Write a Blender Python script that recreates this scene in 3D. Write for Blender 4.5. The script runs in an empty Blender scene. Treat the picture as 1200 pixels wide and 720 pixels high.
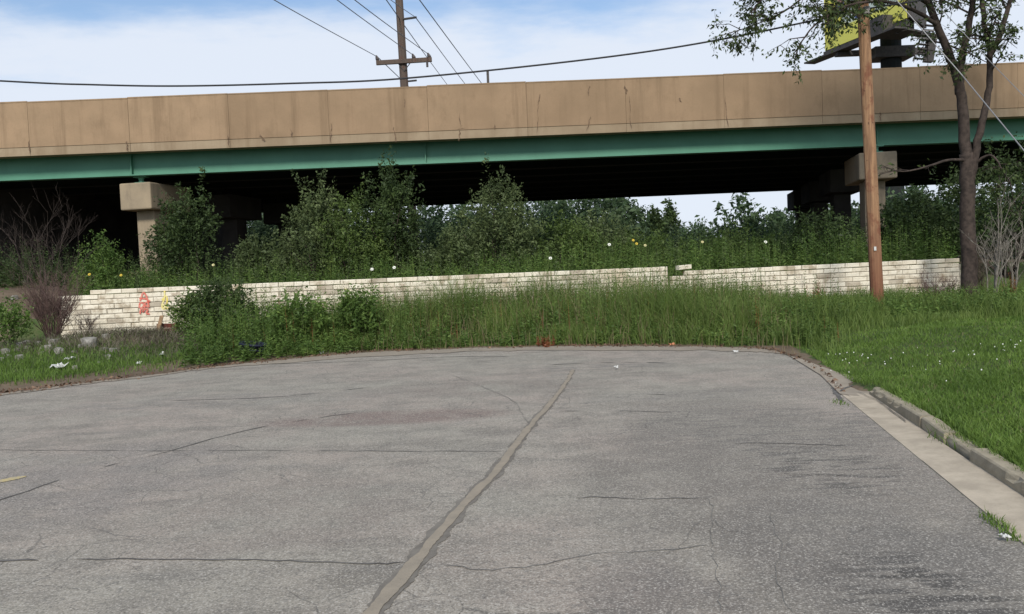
import bpy, math, random
import numpy as np
from mathutils import Matrix, Vector
from mathutils import noise as mnoise

random.seed(7)
RNG = np.random.default_rng(11)
sc = bpy.context.scene
COL = sc.collection

# ------------------------------------------------------------------ camera
EYE = 1.7
PITCH = math.radians(2.55)
ROLL = math.atan(0.042)
FPX = 1000.0                      # focal length in pixels of a 1200 px wide picture
cF = Vector((0, math.cos(PITCH), -math.sin(PITCH)))
R0 = Vector((1, 0, 0)); U0 = Vector((0, math.sin(PITCH), math.cos(PITCH)))
cR = R0 * math.cos(ROLL) - U0 * math.sin(ROLL)
cU = R0 * math.sin(ROLL) + U0 * math.cos(ROLL)
cam_d = bpy.data.cameras.new('camera')
cam = bpy.data.objects.new('camera', cam_d); COL.objects.link(cam)
cam_d.sensor_width = 36.0; cam_d.sensor_fit = 'HORIZONTAL'
cam_d.lens = 36.0 * FPX / 1200.0
cam_d.clip_start = 0.05; cam_d.clip_end = 3000
m = Matrix((( cR.x, cU.x, -cF.x, 0), (cR.y, cU.y, -cF.y, 0), (cR.z, cU.z, -cF.z, EYE), (0, 0, 0, 1)))
cam.matrix_world = m
sc.camera = cam

# ------------------------------------------------------------------ sky and sun
SUN_EL = math.radians(36); SUN_AZ = math.atan2(-0.06, -1.0)     # almost straight behind the camera
w = bpy.data.worlds.new('World'); sc.world = w; w.use_nodes = True
nt = w.node_tree; N = nt.nodes; L = nt.links; N.clear()
out = N.new('ShaderNodeOutputWorld'); bg = N.new('ShaderNodeBackground'); bg.inputs['Strength'].default_value = 0.09
sky = N.new('ShaderNodeTexSky'); sky.sky_type = 'NISHITA'; sky.sun_disc = False
sky.sun_elevation = SUN_EL; sky.sun_rotation = SUN_AZ; sky.air_density = 1.0; sky.dust_density = 0.3; sky.ozone_density = 2.0
tc = N.new('ShaderNodeTexCoord'); sep = N.new('ShaderNodeSeparateXYZ'); L.new(tc.outputs['Generated'], sep.inputs[0])
def wmath(op, a, b=None, c=None, clamp=False):
    n = N.new('ShaderNodeMath'); n.operation = op; n.use_clamp = clamp
    for i, v in enumerate((a, b, c)):
        if v is None: continue
        if isinstance(v, (int, float)): n.inputs[i].default_value = v
        else: L.new(v, n.inputs[i])
    return n.outputs[0]
zc = wmath('ADD', wmath('MAXIMUM', sep.outputs[2], 0.0), 0.11)
cu = wmath('DIVIDE', sep.outputs[0], zc); cv = wmath('DIVIDE', sep.outputs[1], zc)
cmb = N.new('ShaderNodeCombineXYZ'); L.new(cu, cmb.inputs[0]); L.new(cv, cmb.inputs[1])
n1 = N.new('ShaderNodeTexNoise'); n1.inputs['Scale'].default_value = 0.55; n1.inputs['Detail'].default_value = 8; n1.inputs['Roughness'].default_value = 0.58
mp = N.new('ShaderNodeMapping'); mp.inputs['Location'].default_value = (3.1, 0.4, 0); mp.inputs['Scale'].default_value = (1.1, 1.5, 1)
L.new(cmb.outputs[0], mp.inputs[0]); L.new(mp.outputs[0], n1.inputs['Vector'])
lowness = wmath('MULTIPLY', wmath('SUBTRACT', 0.268, sep.outputs[2]), 7.0)          # cloud bank thickens to the horizon
lowness = wmath('MAXIMUM', lowness, -0.16)
side = wmath('MAXIMUM', wmath('MULTIPLY', sep.outputs[0], 1.0), wmath('MULTIPLY', sep.outputs[0], 0.2))
cf = wmath('ADD', wmath('ADD', wmath('MULTIPLY', wmath('SUBTRACT', n1.outputs['Fac'], 0.47), 2.3), lowness), side)
mr = N.new('ShaderNodeMapRange'); mr.interpolation_type = 'SMOOTHSTEP'
mr.inputs['From Min'].default_value = -0.16; mr.inputs['From Max'].default_value = 0.30
mr.inputs['To Min'].default_value = 0.05; mr.inputs['To Max'].default_value = 0.97
L.new(cf, mr.inputs['Value'])
mx = N.new('ShaderNodeMix'); mx.data_type = 'RGBA'
L.new(mr.outputs[0], mx.inputs[0]); L.new(sky.outputs[0], mx.inputs[6]); mx.inputs[7].default_value = (5.3, 5.75, 6.5, 1)
L.new(mx.outputs[2], bg.inputs['Color']); L.new(bg.outputs[0], out.inputs[0])

sd = bpy.data.lights.new('sun', 'SUN'); sd.energy = 2.0; sd.angle = math.radians(11); sd.color = (1.0, 0.95, 0.87)
so = bpy.data.objects.new('sun', sd); COL.objects.link(so)
S = Vector((math.cos(SUN_EL) * math.sin(SUN_AZ), math.cos(SUN_EL) * math.cos(SUN_AZ), math.sin(SUN_EL)))
so.rotation_euler = S.to_track_quat('Z', 'Y').to_euler(); so.location = S * 60
vs = sc.view_settings; vs.view_transform = 'Standard'; vs.look = 'None'; vs.gamma = 1.0; vs.exposure = 0.7; vs.use_curve_mapping = False
sc.cycles.max_bounces = 6; sc.cycles.transparent_max_bounces = 8

# ------------------------------------------------------------------ where a picture point lies in the place
def ray(px, py): return cF + cR * ((px - 600) / FPX) - cU * ((py - 360) / FPX)
def at(px, py, d):
    r = ray(px, py); t = d / r.y
    return Vector((0, 0, EYE)) + r * t
def gnd(px, py, z=0.0):
    r = ray(px, py); t = (z - EYE) / r.z
    return Vector((0, 0, EYE)) + r * t

# ------------------------------------------------------------------ materials
MATS = {}
def new_mat(name):
    mt = bpy.data.materials.new(name); mt.use_nodes = True
    MATS[name] = mt
    return mt, mt.node_tree.nodes, mt.node_tree.links, mt.node_tree.nodes['Principled BSDF']
class G:
    """small helper that writes node graphs"""
    def __init__(s, mt): s.N = mt.node_tree.nodes; s.L = mt.node_tree.links
    def math(s, op, a, b=None, clamp=False):
        n = s.N.new('ShaderNodeMath'); n.operation = op; n.use_clamp = clamp
        for i, v in enumerate((a, b)):
            if v is None: continue
            if isinstance(v, (int, float)): n.inputs[i].default_value = v
            else: s.L.new(v, n.inputs[i])
        return n.outputs[0]
    def coord(s, kind='Object', scale=(1, 1, 1), rot=(0, 0, 0), loc=(0, 0, 0)):
        t = s.N.new('ShaderNodeTexCoord'); mp = s.N.new('ShaderNodeMapping')
        mp.inputs['Scale'].default_value = scale; mp.inputs['Rotation'].default_value = rot; mp.inputs['Location'].default_value = loc
        s.L.new(t.outputs[kind], mp.inputs[0]); return mp.outputs[0]
    def noise(s, vec, scale, detail=4, rough=0.55):
        n = s.N.new('ShaderNodeTexNoise'); n.inputs['Scale'].default_value = scale; n.inputs['Detail'].default_value = detail
        n.inputs['Roughness'].default_value = rough
        if vec is not None: s.L.new(vec, n.inputs['Vector'])
        return n.outputs['Fac']
    def rng(s, v, a, b, lo=0.0, hi=1.0, smooth=True):
        n = s.N.new('ShaderNodeMapRange'); n.interpolation_type = 'SMOOTHSTEP' if smooth else 'LINEAR'
        n.inputs['From Min'].default_value = a; n.inputs['From Max'].default_value = b
        n.inputs['To Min'].default_value = lo; n.inputs['To Max'].default_value = hi
        s.L.new(v, n.inputs['Value']); return n.outputs[0]
    def mix(s, fac, a, b, mode='MIX'):
        n = s.N.new('ShaderNodeMix'); n.data_type = 'RGBA'; n.blend_type = mode; n.clamp_factor = True
        for i, v in ((0, fac), (6, a), (7, b)):
            if isinstance(v, (int, float)): n.inputs[i].default_value = v
            elif isinstance(v, tuple): n.inputs[i].default_value = (*v, 1) if len(v) == 3 else v
            else: s.L.new(v, n.inputs[i])
        return n.outputs[2]
    def attr(s, name):
        n = s.N.new('ShaderNodeAttribute'); n.attribute_name = name; return n.outputs['Fac']
    def bump(s, h, strength, dist, bs):
        n = s.N.new('ShaderNodeBump'); n.inputs['Strength'].default_value = strength; n.inputs['Distance'].default_value = dist
        s.L.new(h, n.inputs['Height']); s.L.new(n.outputs[0], bs.inputs['Normal'])
    def geo(s):
        return s.N.new('ShaderNodeNewGeometry')
    def xyz(s, v):
        n = s.N.new('ShaderNodeSeparateXYZ'); s.L.new(v, n.inputs[0]); return n.outputs

def leaf_mat(name, c1, c2, trans=0.3, rough=0.55):
    mt, Nn, Ll, bs = new_mat(name); g = G(mt)
    v = g.attr('var')
    col = g.mix(v, c1, c2)
    big = g.noise(g.coord('Object'), 1.3, 2)
    col = g.mix(g.rng(big, 0.3, 0.7, 0, 0.55), col, tuple(0.62 * x for x in c1))
    Ll.new(col, bs.inputs['Base Color']); bs.inputs['Roughness'].default_value = rough
    bs.inputs['Specular IOR Level'].default_value = 0.25
    tr = Nn.new('ShaderNodeBsdfTranslucent'); Ll.new(col, tr.inputs['Color'])
    ms = Nn.new('ShaderNodeMixShader'); ms.inputs[0].default_value = trans
    Ll.new(bs.outputs[0], ms.inputs[1]); Ll.new(tr.outputs[0], ms.inputs[2])
    Ll.new(ms.outputs[0], Nn['Material Output'].inputs['Surface'])
    return mt
leaf_mat('leaf_shrub', (0.057, 0.096, 0.024), (0.182, 0.253, 0.066))
leaf_mat('leaf_shrub_grey', (0.068, 0.099, 0.037), (0.185, 0.234, 0.093))
leaf_mat('leaf_dark', (0.032, 0.055, 0.019), (0.108, 0.160, 0.050))
leaf_mat('leaf_tree', (0.036, 0.055, 0.018), (0.144, 0.198, 0.065))
leaf_mat('leaf_far', (0.050, 0.090, 0.043), (0.128, 0.188, 0.083))
leaf_mat('leaf_weed', (0.070, 0.134, 0.030), (0.193, 0.285, 0.066))
leaf_mat('grass_tall', (0.104, 0.169, 0.036), (0.223, 0.292, 0.078))
leaf_mat('grass_dry', (0.20, 0.16, 0.085), (0.34, 0.27, 0.16))
leaf_mat('grass_lawn', (0.098, 0.176, 0.030), (0.198, 0.296, 0.061))
leaf_mat('leaf_rust', (0.16, 0.05, 0.02), (0.28, 0.10, 0.04), 0.15)
leaf_mat('brush_dead', (0.075, 0.068, 0.042), (0.22, 0.19, 0.14), 0.05)
leaf_mat('leaf_dead', (0.10, 0.055, 0.035), (0.26, 0.17, 0.11), 0.05)
leaf_mat('twig_red', (0.105, 0.066, 0.058), (0.20, 0.130, 0.112), 0.05)

def simple(name, col, rough=0.7, nscale=None, ncol=None, metal=0.0, bumpy=0.0, spec=0.3):
    mt, Nn, Ll, bs = new_mat(name); g = G(mt)
    bs.inputs['Roughness'].default_value = rough; bs.inputs['Metallic'].default_value = metal
    bs.inputs['Specular IOR Level'].default_value = spec
    if nscale:
        f = g.noise(g.coord('Object'), nscale, 5, 0.6)
        Ll.new(g.mix(g.rng(f, 0.3, 0.7), col, ncol), bs.inputs['Base Color'])
        if bumpy: g.bump(f, bumpy, 0.01, bs)
    else: bs.inputs['Base Color'].default_value = (*col, 1)
    return mt
simple('bark', (0.032, 0.024, 0.020), 0.9, 9, (0.075, 0.056, 0.046), bumpy=0.8)
simple('bark_grey', (0.13, 0.115, 0.095), 0.9, 14, (0.26, 0.235, 0.20), bumpy=0.5)
simple('stem_dry', (0.11, 0.085, 0.06), 0.9, 10, (0.19, 0.15, 0.115))
simple('cable_black', (0.03, 0.03, 0.033), 0.6)
simple('cable_steel', (0.26, 0.26, 0.265), 0.55, metal=0.2)
simple('wire_grey', (0.16, 0.17, 0.19), 0.6)
simple('insulator', (0.09, 0.075, 0.07), 0.35)
simple('steel_dark', (0.045, 0.043, 0.042), 0.7, 4, (0.085, 0.075, 0.068))
simple('soffit', (0.05, 0.052, 0.06), 0.95, 2, (0.022, 0.022, 0.024), spec=0.1)  # near-black deck colour holds the darkness of the shaded underside
simple('concrete_shaded', (0.034, 0.033, 0.032), 0.95, 1.2, (0.055, 0.052, 0.048), spec=0.1)  # pier concrete darkened to carry the shade under the deck; also the abutment
simple('dark_and_shaded_steel', (0.022, 0.028, 0.028), 0.9, 3, (0.03, 0.03, 0.028), spec=0.1)  # under-deck shade painted on inner girders and bearings; billboard column is plain dark
simple('plastic_blue', (0.010, 0.014, 0.032), 0.6, 8, (0.022, 0.027, 0.045))
simple('wood_red', (0.14, 0.035, 0.022), 0.8, 12, (0.08, 0.025, 0.018))
simple('wood_plank', (0.34, 0.22, 0.12), 0.8, 14, (0.22, 0.14, 0.08))
simple('stone', (0.15, 0.14, 0.12), 0.9, 7, (0.33, 0.315, 0.28), bumpy=0.7)
simple('litter', (0.66, 0.66, 0.63), 0.6, 30, (0.5, 0.5, 0.47))
simple('litter_orange', (0.55, 0.22, 0.10), 0.6, 30, (0.4, 0.18, 0.1))
simple('petal_white', (0.80, 0.80, 0.74), 0.6)
simple('petal_cream', (0.72, 0.66, 0.38), 0.6)
simple('petal_yellow', (0.75, 0.58, 0.10), 0.6)
simple('paint_red', (0.62, 0.11, 0.075), 0.7, 18, (0.70, 0.30, 0.24))
simple('paint_yellow', (0.76, 0.60, 0.10), 0.7, 18, (0.75, 0.68, 0.35))
simple('paint_yellow_worn', (0.55, 0.43, 0.17), 0.8, 40, (0.33, 0.30, 0.24))
simple('galvanised', (0.32, 0.31, 0.30), 0.6, 12, (0.22, 0.2, 0.19))
simple('mortar', (0.25, 0.225, 0.18), 0.95, 8, (0.38, 0.34, 0.28))
simple('crack', (0.085, 0.08, 0.073), 0.95, 6, (0.15, 0.142, 0.13))
simple('crack_faint', (0.13, 0.123, 0.11), 0.95, 9, (0.2, 0.19, 0.17))
simple('spall', (0.10, 0.066, 0.042), 0.95, 14, (0.22, 0.15, 0.10))

def road_mat():
    mt, Nn, Ll, bs = new_mat('asphalt'); g = G(mt)
    v = g.coord('Object')
    big = g.noise(v, 0.35, 3, 0.6); mid = g.noise(v, 2.2, 5, 0.65); fine = g.noise(v, 75, 3, 0.7); tiny = g.noise(v, 190, 2, 0.6)
    col = g.mix(g.rng(big, 0.35, 0.65), (0.315, 0.292, 0.240), (0.340, 0.288, 0.240))
    col = g.mix(g.rng(mid, 0.34, 0.60, 0.6, 0), col, (0.195, 0.178, 0.15))
    blo = g.noise(g.coord('Object', (0.7, 1.5, 1), loc=(3, 7, 0)), 1.0, 6, 0.7); col = g.mix(g.rng(blo, 0.50, 0.66, 0, 0.7), col, (0.185, 0.166, 0.138)); col = g.mix(g.rng(blo, 0.44, 0.30, 0, 0.5), col, (0.36, 0.335, 0.285))
    # long faint streaks across the lane
    st = g.noise(g.coord('Object', (0.5, 3.2, 1), (0, 0, -0.05)), 1.0, 5, 0.62)
    col = g.mix(g.rng(st, 0.53, 0.72, 0, 0.35), col, (0.16, 0.150, 0.136))
    # stains that have their own place on the road: (centre, radii, colour, strength, streaky)
    p = g.xyz(g.coord('Object'))
    fine_st = g.noise(g.coord('Object', (2.4, 12.0, 1), (0, 0, -0.08)), 1.0, 4, 0.6)
    soft = g.noise(v, 1.6, 4, 0.6)
    def stain(px, py, rx, ry, colr, s, streak, lo=0.42, hi=0.56):
        nonlocal col
        c = gnd(px, py)
        dx = g.math('DIVIDE', g.math('SUBTRACT', p[0], c.x), rx); dy = g.math('DIVIDE', g.math('SUBTRACT', p[1], c.y), ry)
        r2 = g.math('ADD', g.math('MULTIPLY', dx, dx), g.math('MULTIPLY', dy, dy))
        msk = g.rng(r2, 1.0, 0.25, 0, 1)
        nz = g.rng(fine_st if streak else soft, lo, hi, 0, s)
        col = g.mix(g.math('MULTIPLY', msk, nz), col, colr)
    stain(960, 560, 1.7, 5.0, (0.20, 0.178, 0.15), 0.7, False, 0.15, 0.5)
    stain(1068, 690, 0.55, 0.75, (0.030, 0.027, 0.024), 0.97, True, 0.475, 0.535)
    stain(1020, 650, 1.0, 1.5, (0.14, 0.13, 0.118), 0.6, False, 0.25, 0.6)
    stain(965, 548, 0.7, 1.1, (0.085, 0.078, 0.07), 0.85, True, 0.47, 0.60)
    stain(900, 500, 1.8, 1.6, (0.14, 0.128, 0.112), 0.75, True, 0.44, 0.62)
    stain(800, 575, 1.0, 3.2, (0.17, 0.15, 0.128), 0.65, False, 0.32, 0.66)
    stain(780, 700, 0.5, 0.8, (0.16, 0.14, 0.125), 0.7, False, 0.2, 0.6)
    stain(450, 490, 1.8, 0.6, (0.20, 0.145, 0.122), 0.85, False, 0.2, 0.55)
    stain(560, 455, 2.4, 0.9, (0.21, 0.178, 0.15), 0.6, False, 0.25, 0.6)
    stain(330, 600, 1.3, 1.3, (0.24, 0.20, 0.168), 0.5, False, 0.3, 0.6)
    stain(120, 560, 1.5, 2.0, (0.20, 0.182, 0.167), 0.5, False, 0.3, 0.6)
    stain(700, 430, 1.6, 0.5, (0.12, 0.113, 0.105), 0.7, True, 0.45, 0.62)
    stain(840, 462, 2.2, 0.5, (0.18, 0.165, 0.15), 0.6, True, 0.4, 0.65)
    stain(260, 470, 3.0, 0.9, (0.19, 0.176, 0.162), 0.55, True, 0.42, 0.65)
    # fine network of hairline cracks in worn patches
    wv = Nn.new('ShaderNodeMix'); wv.data_type = 'VECTOR'; wv.inputs[0].default_value = 0.10
    nzv = Nn.new('ShaderNodeTexNoise'); nzv.inputs['Scale'].default_value = 3.0; nzv.inputs['Detail'].default_value = 4; Ll.new(v, nzv.inputs['Vector']); Ll.new(v, wv.inputs[4]); Ll.new(nzv.outputs['Color'], wv.inputs[5])
    vo = Nn.new('ShaderNodeTexVoronoi'); vo.feature = 'DISTANCE_TO_EDGE'; vo.inputs['Scale'].default_value = 2.3; Ll.new(wv.outputs[1], vo.inputs['Vector'])
    hair = g.rng(vo.outputs['Distance'], 0.016, 0.0, 0, 1); worn = g.rng(g.noise(g.coord('Object', loc=(11, 2, 0)), 0.45, 4, 0.6), 0.46, 0.60, 0, 0.75)
    col = g.mix(g.math('MULTIPLY', hair, worn), col, (0.10, 0.092, 0.08))
    # aggregate
    col = g.mix(g.rng(fine, 0.53, 0.66, 0, 0.80), col, (0.52, 0.485, 0.425))
    col = g.mix(g.rng(fine, 0.47, 0.33, 0, 0.80), col, (0.088, 0.080, 0.070))
    mf = g.noise(v, 22, 4, 0.7); col = g.mix(g.rng(mf, 0.50, 0.34, 0, 0.45), col, (0.13, 0.125, 0.115)); col = g.mix(g.rng(mf, 0.55, 0.72, 0, 0.35), col, (0.40, 0.38, 0.34))
    col = g.mix(g.rng(tiny, 0.60, 0.75, 0, 0.35), col, (0.46, 0.44, 0.40))
    Ll.new(col, bs.inputs['Base Color']); bs.inputs['Roughness'].default_value = 0.88; bs.inputs['Specular IOR Level'].default_value = 0.25
    hh = g.math('ADD', fine, g.math('MULTIPLY', mid, 0.6)); g.bump(hh, 0.55, 0.006, bs)
road_mat()

def concrete_mat(name, c1, c2, c3, scale=1.2, streak=True, bumpy=0.25):
    mt, Nn, Ll, bs = new_mat(name); g = G(mt)
    v = g.coord('Object')
    a = g.noise(v, scale, 6, 0.65); b = g.noise(v, scale * 14, 4, 0.7)
    col = g.mix(g.rng(a, 0.3, 0.7), c1, c2)
    if streak:
        s = g.noise(g.coord('Object', (2.2, 2.2, 0.12)), 1.0, 5, 0.65)
        col = g.mix(g.rng(s, 0.48, 0.72, 0, 0.75), col, c3)
        s3 = g.noise(g.coord('Object', (0.9, 0.9, 0.5), loc=(1, 8, 3)), 1.0, 6, 0.7)
        col = g.mix(g.rng(s3, 0.5, 0.68, 0, 0.5), col, c3)
        s2 = g.noise(g.coord('Object', (0.25, 0.25, 0.25), loc=(5, 2, 1)), 1.0, 3, 0.6)
        col = g.mix(g.rng(s2, 0.5, 0.72, 0, 0.4), col, c3)
    col = g.mix(g.rng(b, 0.5, 0.8, 0, 0.3), col, c3)
    oi = Nn.new('ShaderNodeObjectInfo')
    col = g.mix(g.math('MULTIPLY', oi.outputs['Random'], 0.28), col, c3)
    Ll.new(col, bs.inputs['Base Color']); bs.inputs['Roughness'].default_value = 0.9; bs.inputs['Specular IOR Level'].default_value = 0.2
    g.bump(b, bumpy, 0.01, bs)
concrete_mat('concrete_parapet', (0.375, 0.260, 0.162), (0.320, 0.225, 0.140), (0.205, 0.140, 0.085))
concrete_mat('concrete_slab', (0.38, 0.30, 0.205), (0.32, 0.245, 0.165), (0.22, 0.16, 0.10))
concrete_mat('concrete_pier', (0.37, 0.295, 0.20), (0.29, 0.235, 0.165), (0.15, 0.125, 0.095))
concrete_mat('concrete_gutter', (0.53, 0.455, 0.35), (0.38, 0.325, 0.25), (0.20, 0.17, 0.13), 3.2, False, 0.3)
concrete_mat('concrete_kerb', (0.46, 0.40, 0.295), (0.33, 0.285, 0.205), (0.16, 0.135, 0.095), 6.0, False, 0.6)
concrete_mat('sand', (0.37, 0.315, 0.24), (0.29, 0.25, 0.195), (0.18, 0.16, 0.13), 7.0, False, 0.4)
concrete_mat('sand_pale', (0.35, 0.30, 0.235), (0.28, 0.24, 0.19), (0.18, 0.155, 0.125), 3.0, False, 0.4)
concrete_mat('seal_dark', (0.15, 0.135, 0.115), (0.22, 0.20, 0.17), (0.11, 0.10, 0.085), 6.0, False, 0.4)

def green_mat():
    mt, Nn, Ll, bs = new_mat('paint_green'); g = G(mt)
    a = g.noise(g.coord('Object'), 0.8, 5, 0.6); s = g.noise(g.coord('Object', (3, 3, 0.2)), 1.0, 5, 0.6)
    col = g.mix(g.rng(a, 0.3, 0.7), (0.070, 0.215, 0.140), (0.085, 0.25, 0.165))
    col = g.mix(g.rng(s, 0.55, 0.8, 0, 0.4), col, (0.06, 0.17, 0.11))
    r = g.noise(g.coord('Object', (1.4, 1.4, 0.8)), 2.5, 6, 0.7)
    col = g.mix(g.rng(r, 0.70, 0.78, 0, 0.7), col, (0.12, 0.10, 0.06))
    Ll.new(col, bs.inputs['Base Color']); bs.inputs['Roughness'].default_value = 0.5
green_mat()

def block_mat():
    mt, Nn, Ll, bs = new_mat('block_white'); g = G(mt)
    oi = Nn.new('ShaderNodeObjectInfo'); gp = g.geo()
    mp = Nn.new('ShaderNodeMapping'); Ll.new(gp.outputs['Position'], mp.inputs[0])
    v = mp.outputs[0]
    a = g.noise(v, 3.0, 5, 0.65); b = g.noise(v, 16, 4, 0.7); c = g.noise(v, 0.5, 3, 0.6)
    col = g.mix(g.rng(oi.outputs['Random'], 0, 1, 0, 1, False), (0.80, 0.74, 0.61), (0.70, 0.63, 0.50))
    col = g.mix(g.rng(a, 0.48, 0.66, 0, 0.8), col, (0.36, 0.29, 0.20))
    rp = g.math('FRACT', g.math('MULTIPLY', oi.outputs['Random'], 7.31)); col = g.mix(g.rng(rp, 0.86, 0.98, 0, 0.65), col, (0.34, 0.285, 0.215))
    sv_ = g.noise(g.coord('Object', (30, 30, 2.5)), 1.0, 4, 0.6); col = g.mix(g.rng(sv_, 0.56, 0.72, 0, 0.5), col, (0.38, 0.32, 0.24))
    col = g.mix(g.rng(c, 0.52, 0.66, 0, 0.45), col, (0.48, 0.38, 0.25))
    col = g.mix(g.rng(b, 0.58, 0.72, 0, 0.6), col, (0.24, 0.19, 0.14))
    Ll.new(col, bs.inputs['Base Color']); bs.inputs['Roughness'].default_value = 0.85; bs.inputs['Specular IOR Level'].default_value = 0.2
    g.bump(b, 0.5, 0.01, bs)
block_mat()

def wood_pole_mat(name, c1, c2, c3):
    mt, Nn, Ll, bs = new_mat(name); g = G(mt)
    s = g.noise(g.coord('Object', (22, 22, 0.9)), 1.0, 6, 0.7); k = g.noise(g.coord('Object', (3, 3, 2.2)), 1.0, 4, 0.7)
    low = g.noise(g.coord('Object', (1, 1, 0.4)), 1.0, 3)
    col = g.mix(g.rng(s, 0.3, 0.7), c1, c2)
    col = g.mix(g.rng(k, 0.52, 0.68, 0, 0.85), col, c3)
    kn = g.noise(g.coord('Object', (7, 7, 6)), 1.0, 3, 0.6); col = g.mix(g.rng(kn, 0.64, 0.72, 0, 0.9), col, tuple(.4 * q for q in c3))
    # creosoted foot: the lowest three metres are redder
    z = g.xyz(g.coord('Object'))[2]
    col = g.mix(g.rng(g.math('ADD', z, g.math('MULTIPLY', low, 2.2)), 4.4, 1.8, 0, 0.8), col, c3)
    Ll.new(col, bs.inputs['Base Color']); bs.inputs['Roughness'].default_value = 0.85
    g.bump(s, 0.5, 0.02, bs)
wood_pole_mat('pole_wood', (0.40, 0.23, 0.12), (0.15, 0.08, 0.043), (0.17, 0.062, 0.032))
wood_pole_mat('pole_wood_dark', (0.075, 0.055, 0.042), (0.12, 0.085, 0.065), (0.10, 0.05, 0.035))

def ground_mat():
    mt, Nn, Ll, bs = new_mat('soil'); g = G(mt)
    v = g.coord('Object')
    a = g.noise(v, 0.9, 6, 0.65); b = g.noise(v, 9, 5, 0.7); d = g.attr('dirt')
    green = g.mix(g.rng(b, 0.35, 0.65), (0.050, 0.085, 0.026), (0.085, 0.095, 0.042))
    dirt = g.mix(g.rng(a, 0.35, 0.65), (0.175, 0.135, 0.095), (0.125, 0.095, 0.068))
    dirt = g.mix(g.rng(b, 0.58, 0.75, 0, 0.7), dirt, (0.26, 0.22, 0.17))
    f = g.rng(g.math('ADD', d, g.math('MULTIPLY', g.math('SUBTRACT', b, 0.5), 0.8)), 0.35, 0.65)
    Ll.new(g.mix(f, green, dirt), bs.inputs['Base Color']); bs.inputs['Roughness'].default_value = 0.95
    bs.inputs['Specular IOR Level'].default_value = 0.1
    g.bump(b, 0.6, 0.03, bs)
ground_mat()

def billboard_mat():
    mt, Nn, Ll, bs = new_mat('billboard_print'); g = G(mt)
    v = g.coord('Object')
    a = g.noise(v, 0.42, 2, 0.5); b = g.noise(g.coord('Object', loc=(7, 3, 2)), 0.5, 2, 0.5)
    z = g.xyz(v)[2]
    col = g.mix(g.rng(a, 0.56, 0.58), (0.74, 0.70, 0.10), (0.62, 0.70, 0.62))
    col = g.mix(g.rng(b, 0.56, 0.59), col, (0.07, 0.10, 0.30))
    col = g.mix(g.rng(b, 0.62, 0.64), col, (0.50, 0.27, 0.20))
    col = g.mix(g.rng(z, 1.25, 1.45), (0.74, 0.71, 0.13), col)
    Ll.new(col, bs.inputs['Base Color']); bs.inputs['Roughness'].default_value = 0.6
billboard_mat()

# ------------------------------------------------------------------ mesh helpers
def tag(o, label=None, cat=None, group=None, kind=None):
    if label: o['label'] = label
    if cat: o['category'] = cat
    if group: o['group'] = group
    if kind: o['kind'] = kind
    return o
def mesh_np(name, V, F, mat, var=None, smooth=False):
    """F: (n,4) or (n,3) int array, or a list of faces"""
    me = bpy.data.meshes.new(name)
    V = np.asarray(V, dtype=np.float32).reshape(-1, 3)
    if isinstance(F, np.ndarray):
        n, k = F.shape
        me.vertices.add(len(V)); me.vertices.foreach_set('co', V.ravel())
        me.loops.add(n * k); me.loops.foreach_set('vertex_index', F.astype(np.int32).ravel())
        me.polygons.add(n); me.polygons.foreach_set('loop_start', np.arange(0, n * k, k, dtype=np.int32))
        try: me.polygons.foreach_set('loop_total', np.full(n, k, dtype=np.int32))
        except Exception: pass
        me.update(calc_edges=True)
    else:
        me.from_pydata([tuple(map(float, p)) for p in V], [], [tuple(int(i) for i in f) for f in F]); me.update()
    if var is not None:
        at_ = me.attributes.new('var', 'FLOAT', 'FACE'); at_.data.foreach_set('value', np.asarray(var, dtype=np.float32))
    if smooth: me.shade_smooth()
    me.materials.append(MATS[mat])
    return me
def empty(name, loc, label=None, cat=None, group=None):
    o = bpy.data.objects.new(name, None); COL.objects.link(o); o.location = loc; o.empty_display_size = 0.2
    tag(o, label, cat, group); return o
def put(name, me, parent=None, loc=None):
    """link a mesh given in world coordinates; a child of an Empty is shifted back by the Empty's place"""
    o = bpy.data.objects.new(name, me); COL.objects.link(o)
    if loc is not None: o.location = loc
    if parent is not None:
        o.parent = parent
        if loc is None and parent.parent is None: o.location = -Vector(parent.location)
    return o
def centre(o, base):
    """move a world-coordinate mesh's origin to the thing's base"""
    o.data.transform(Matrix.Translation(-Vector(base))); o.location = base; return o

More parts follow.
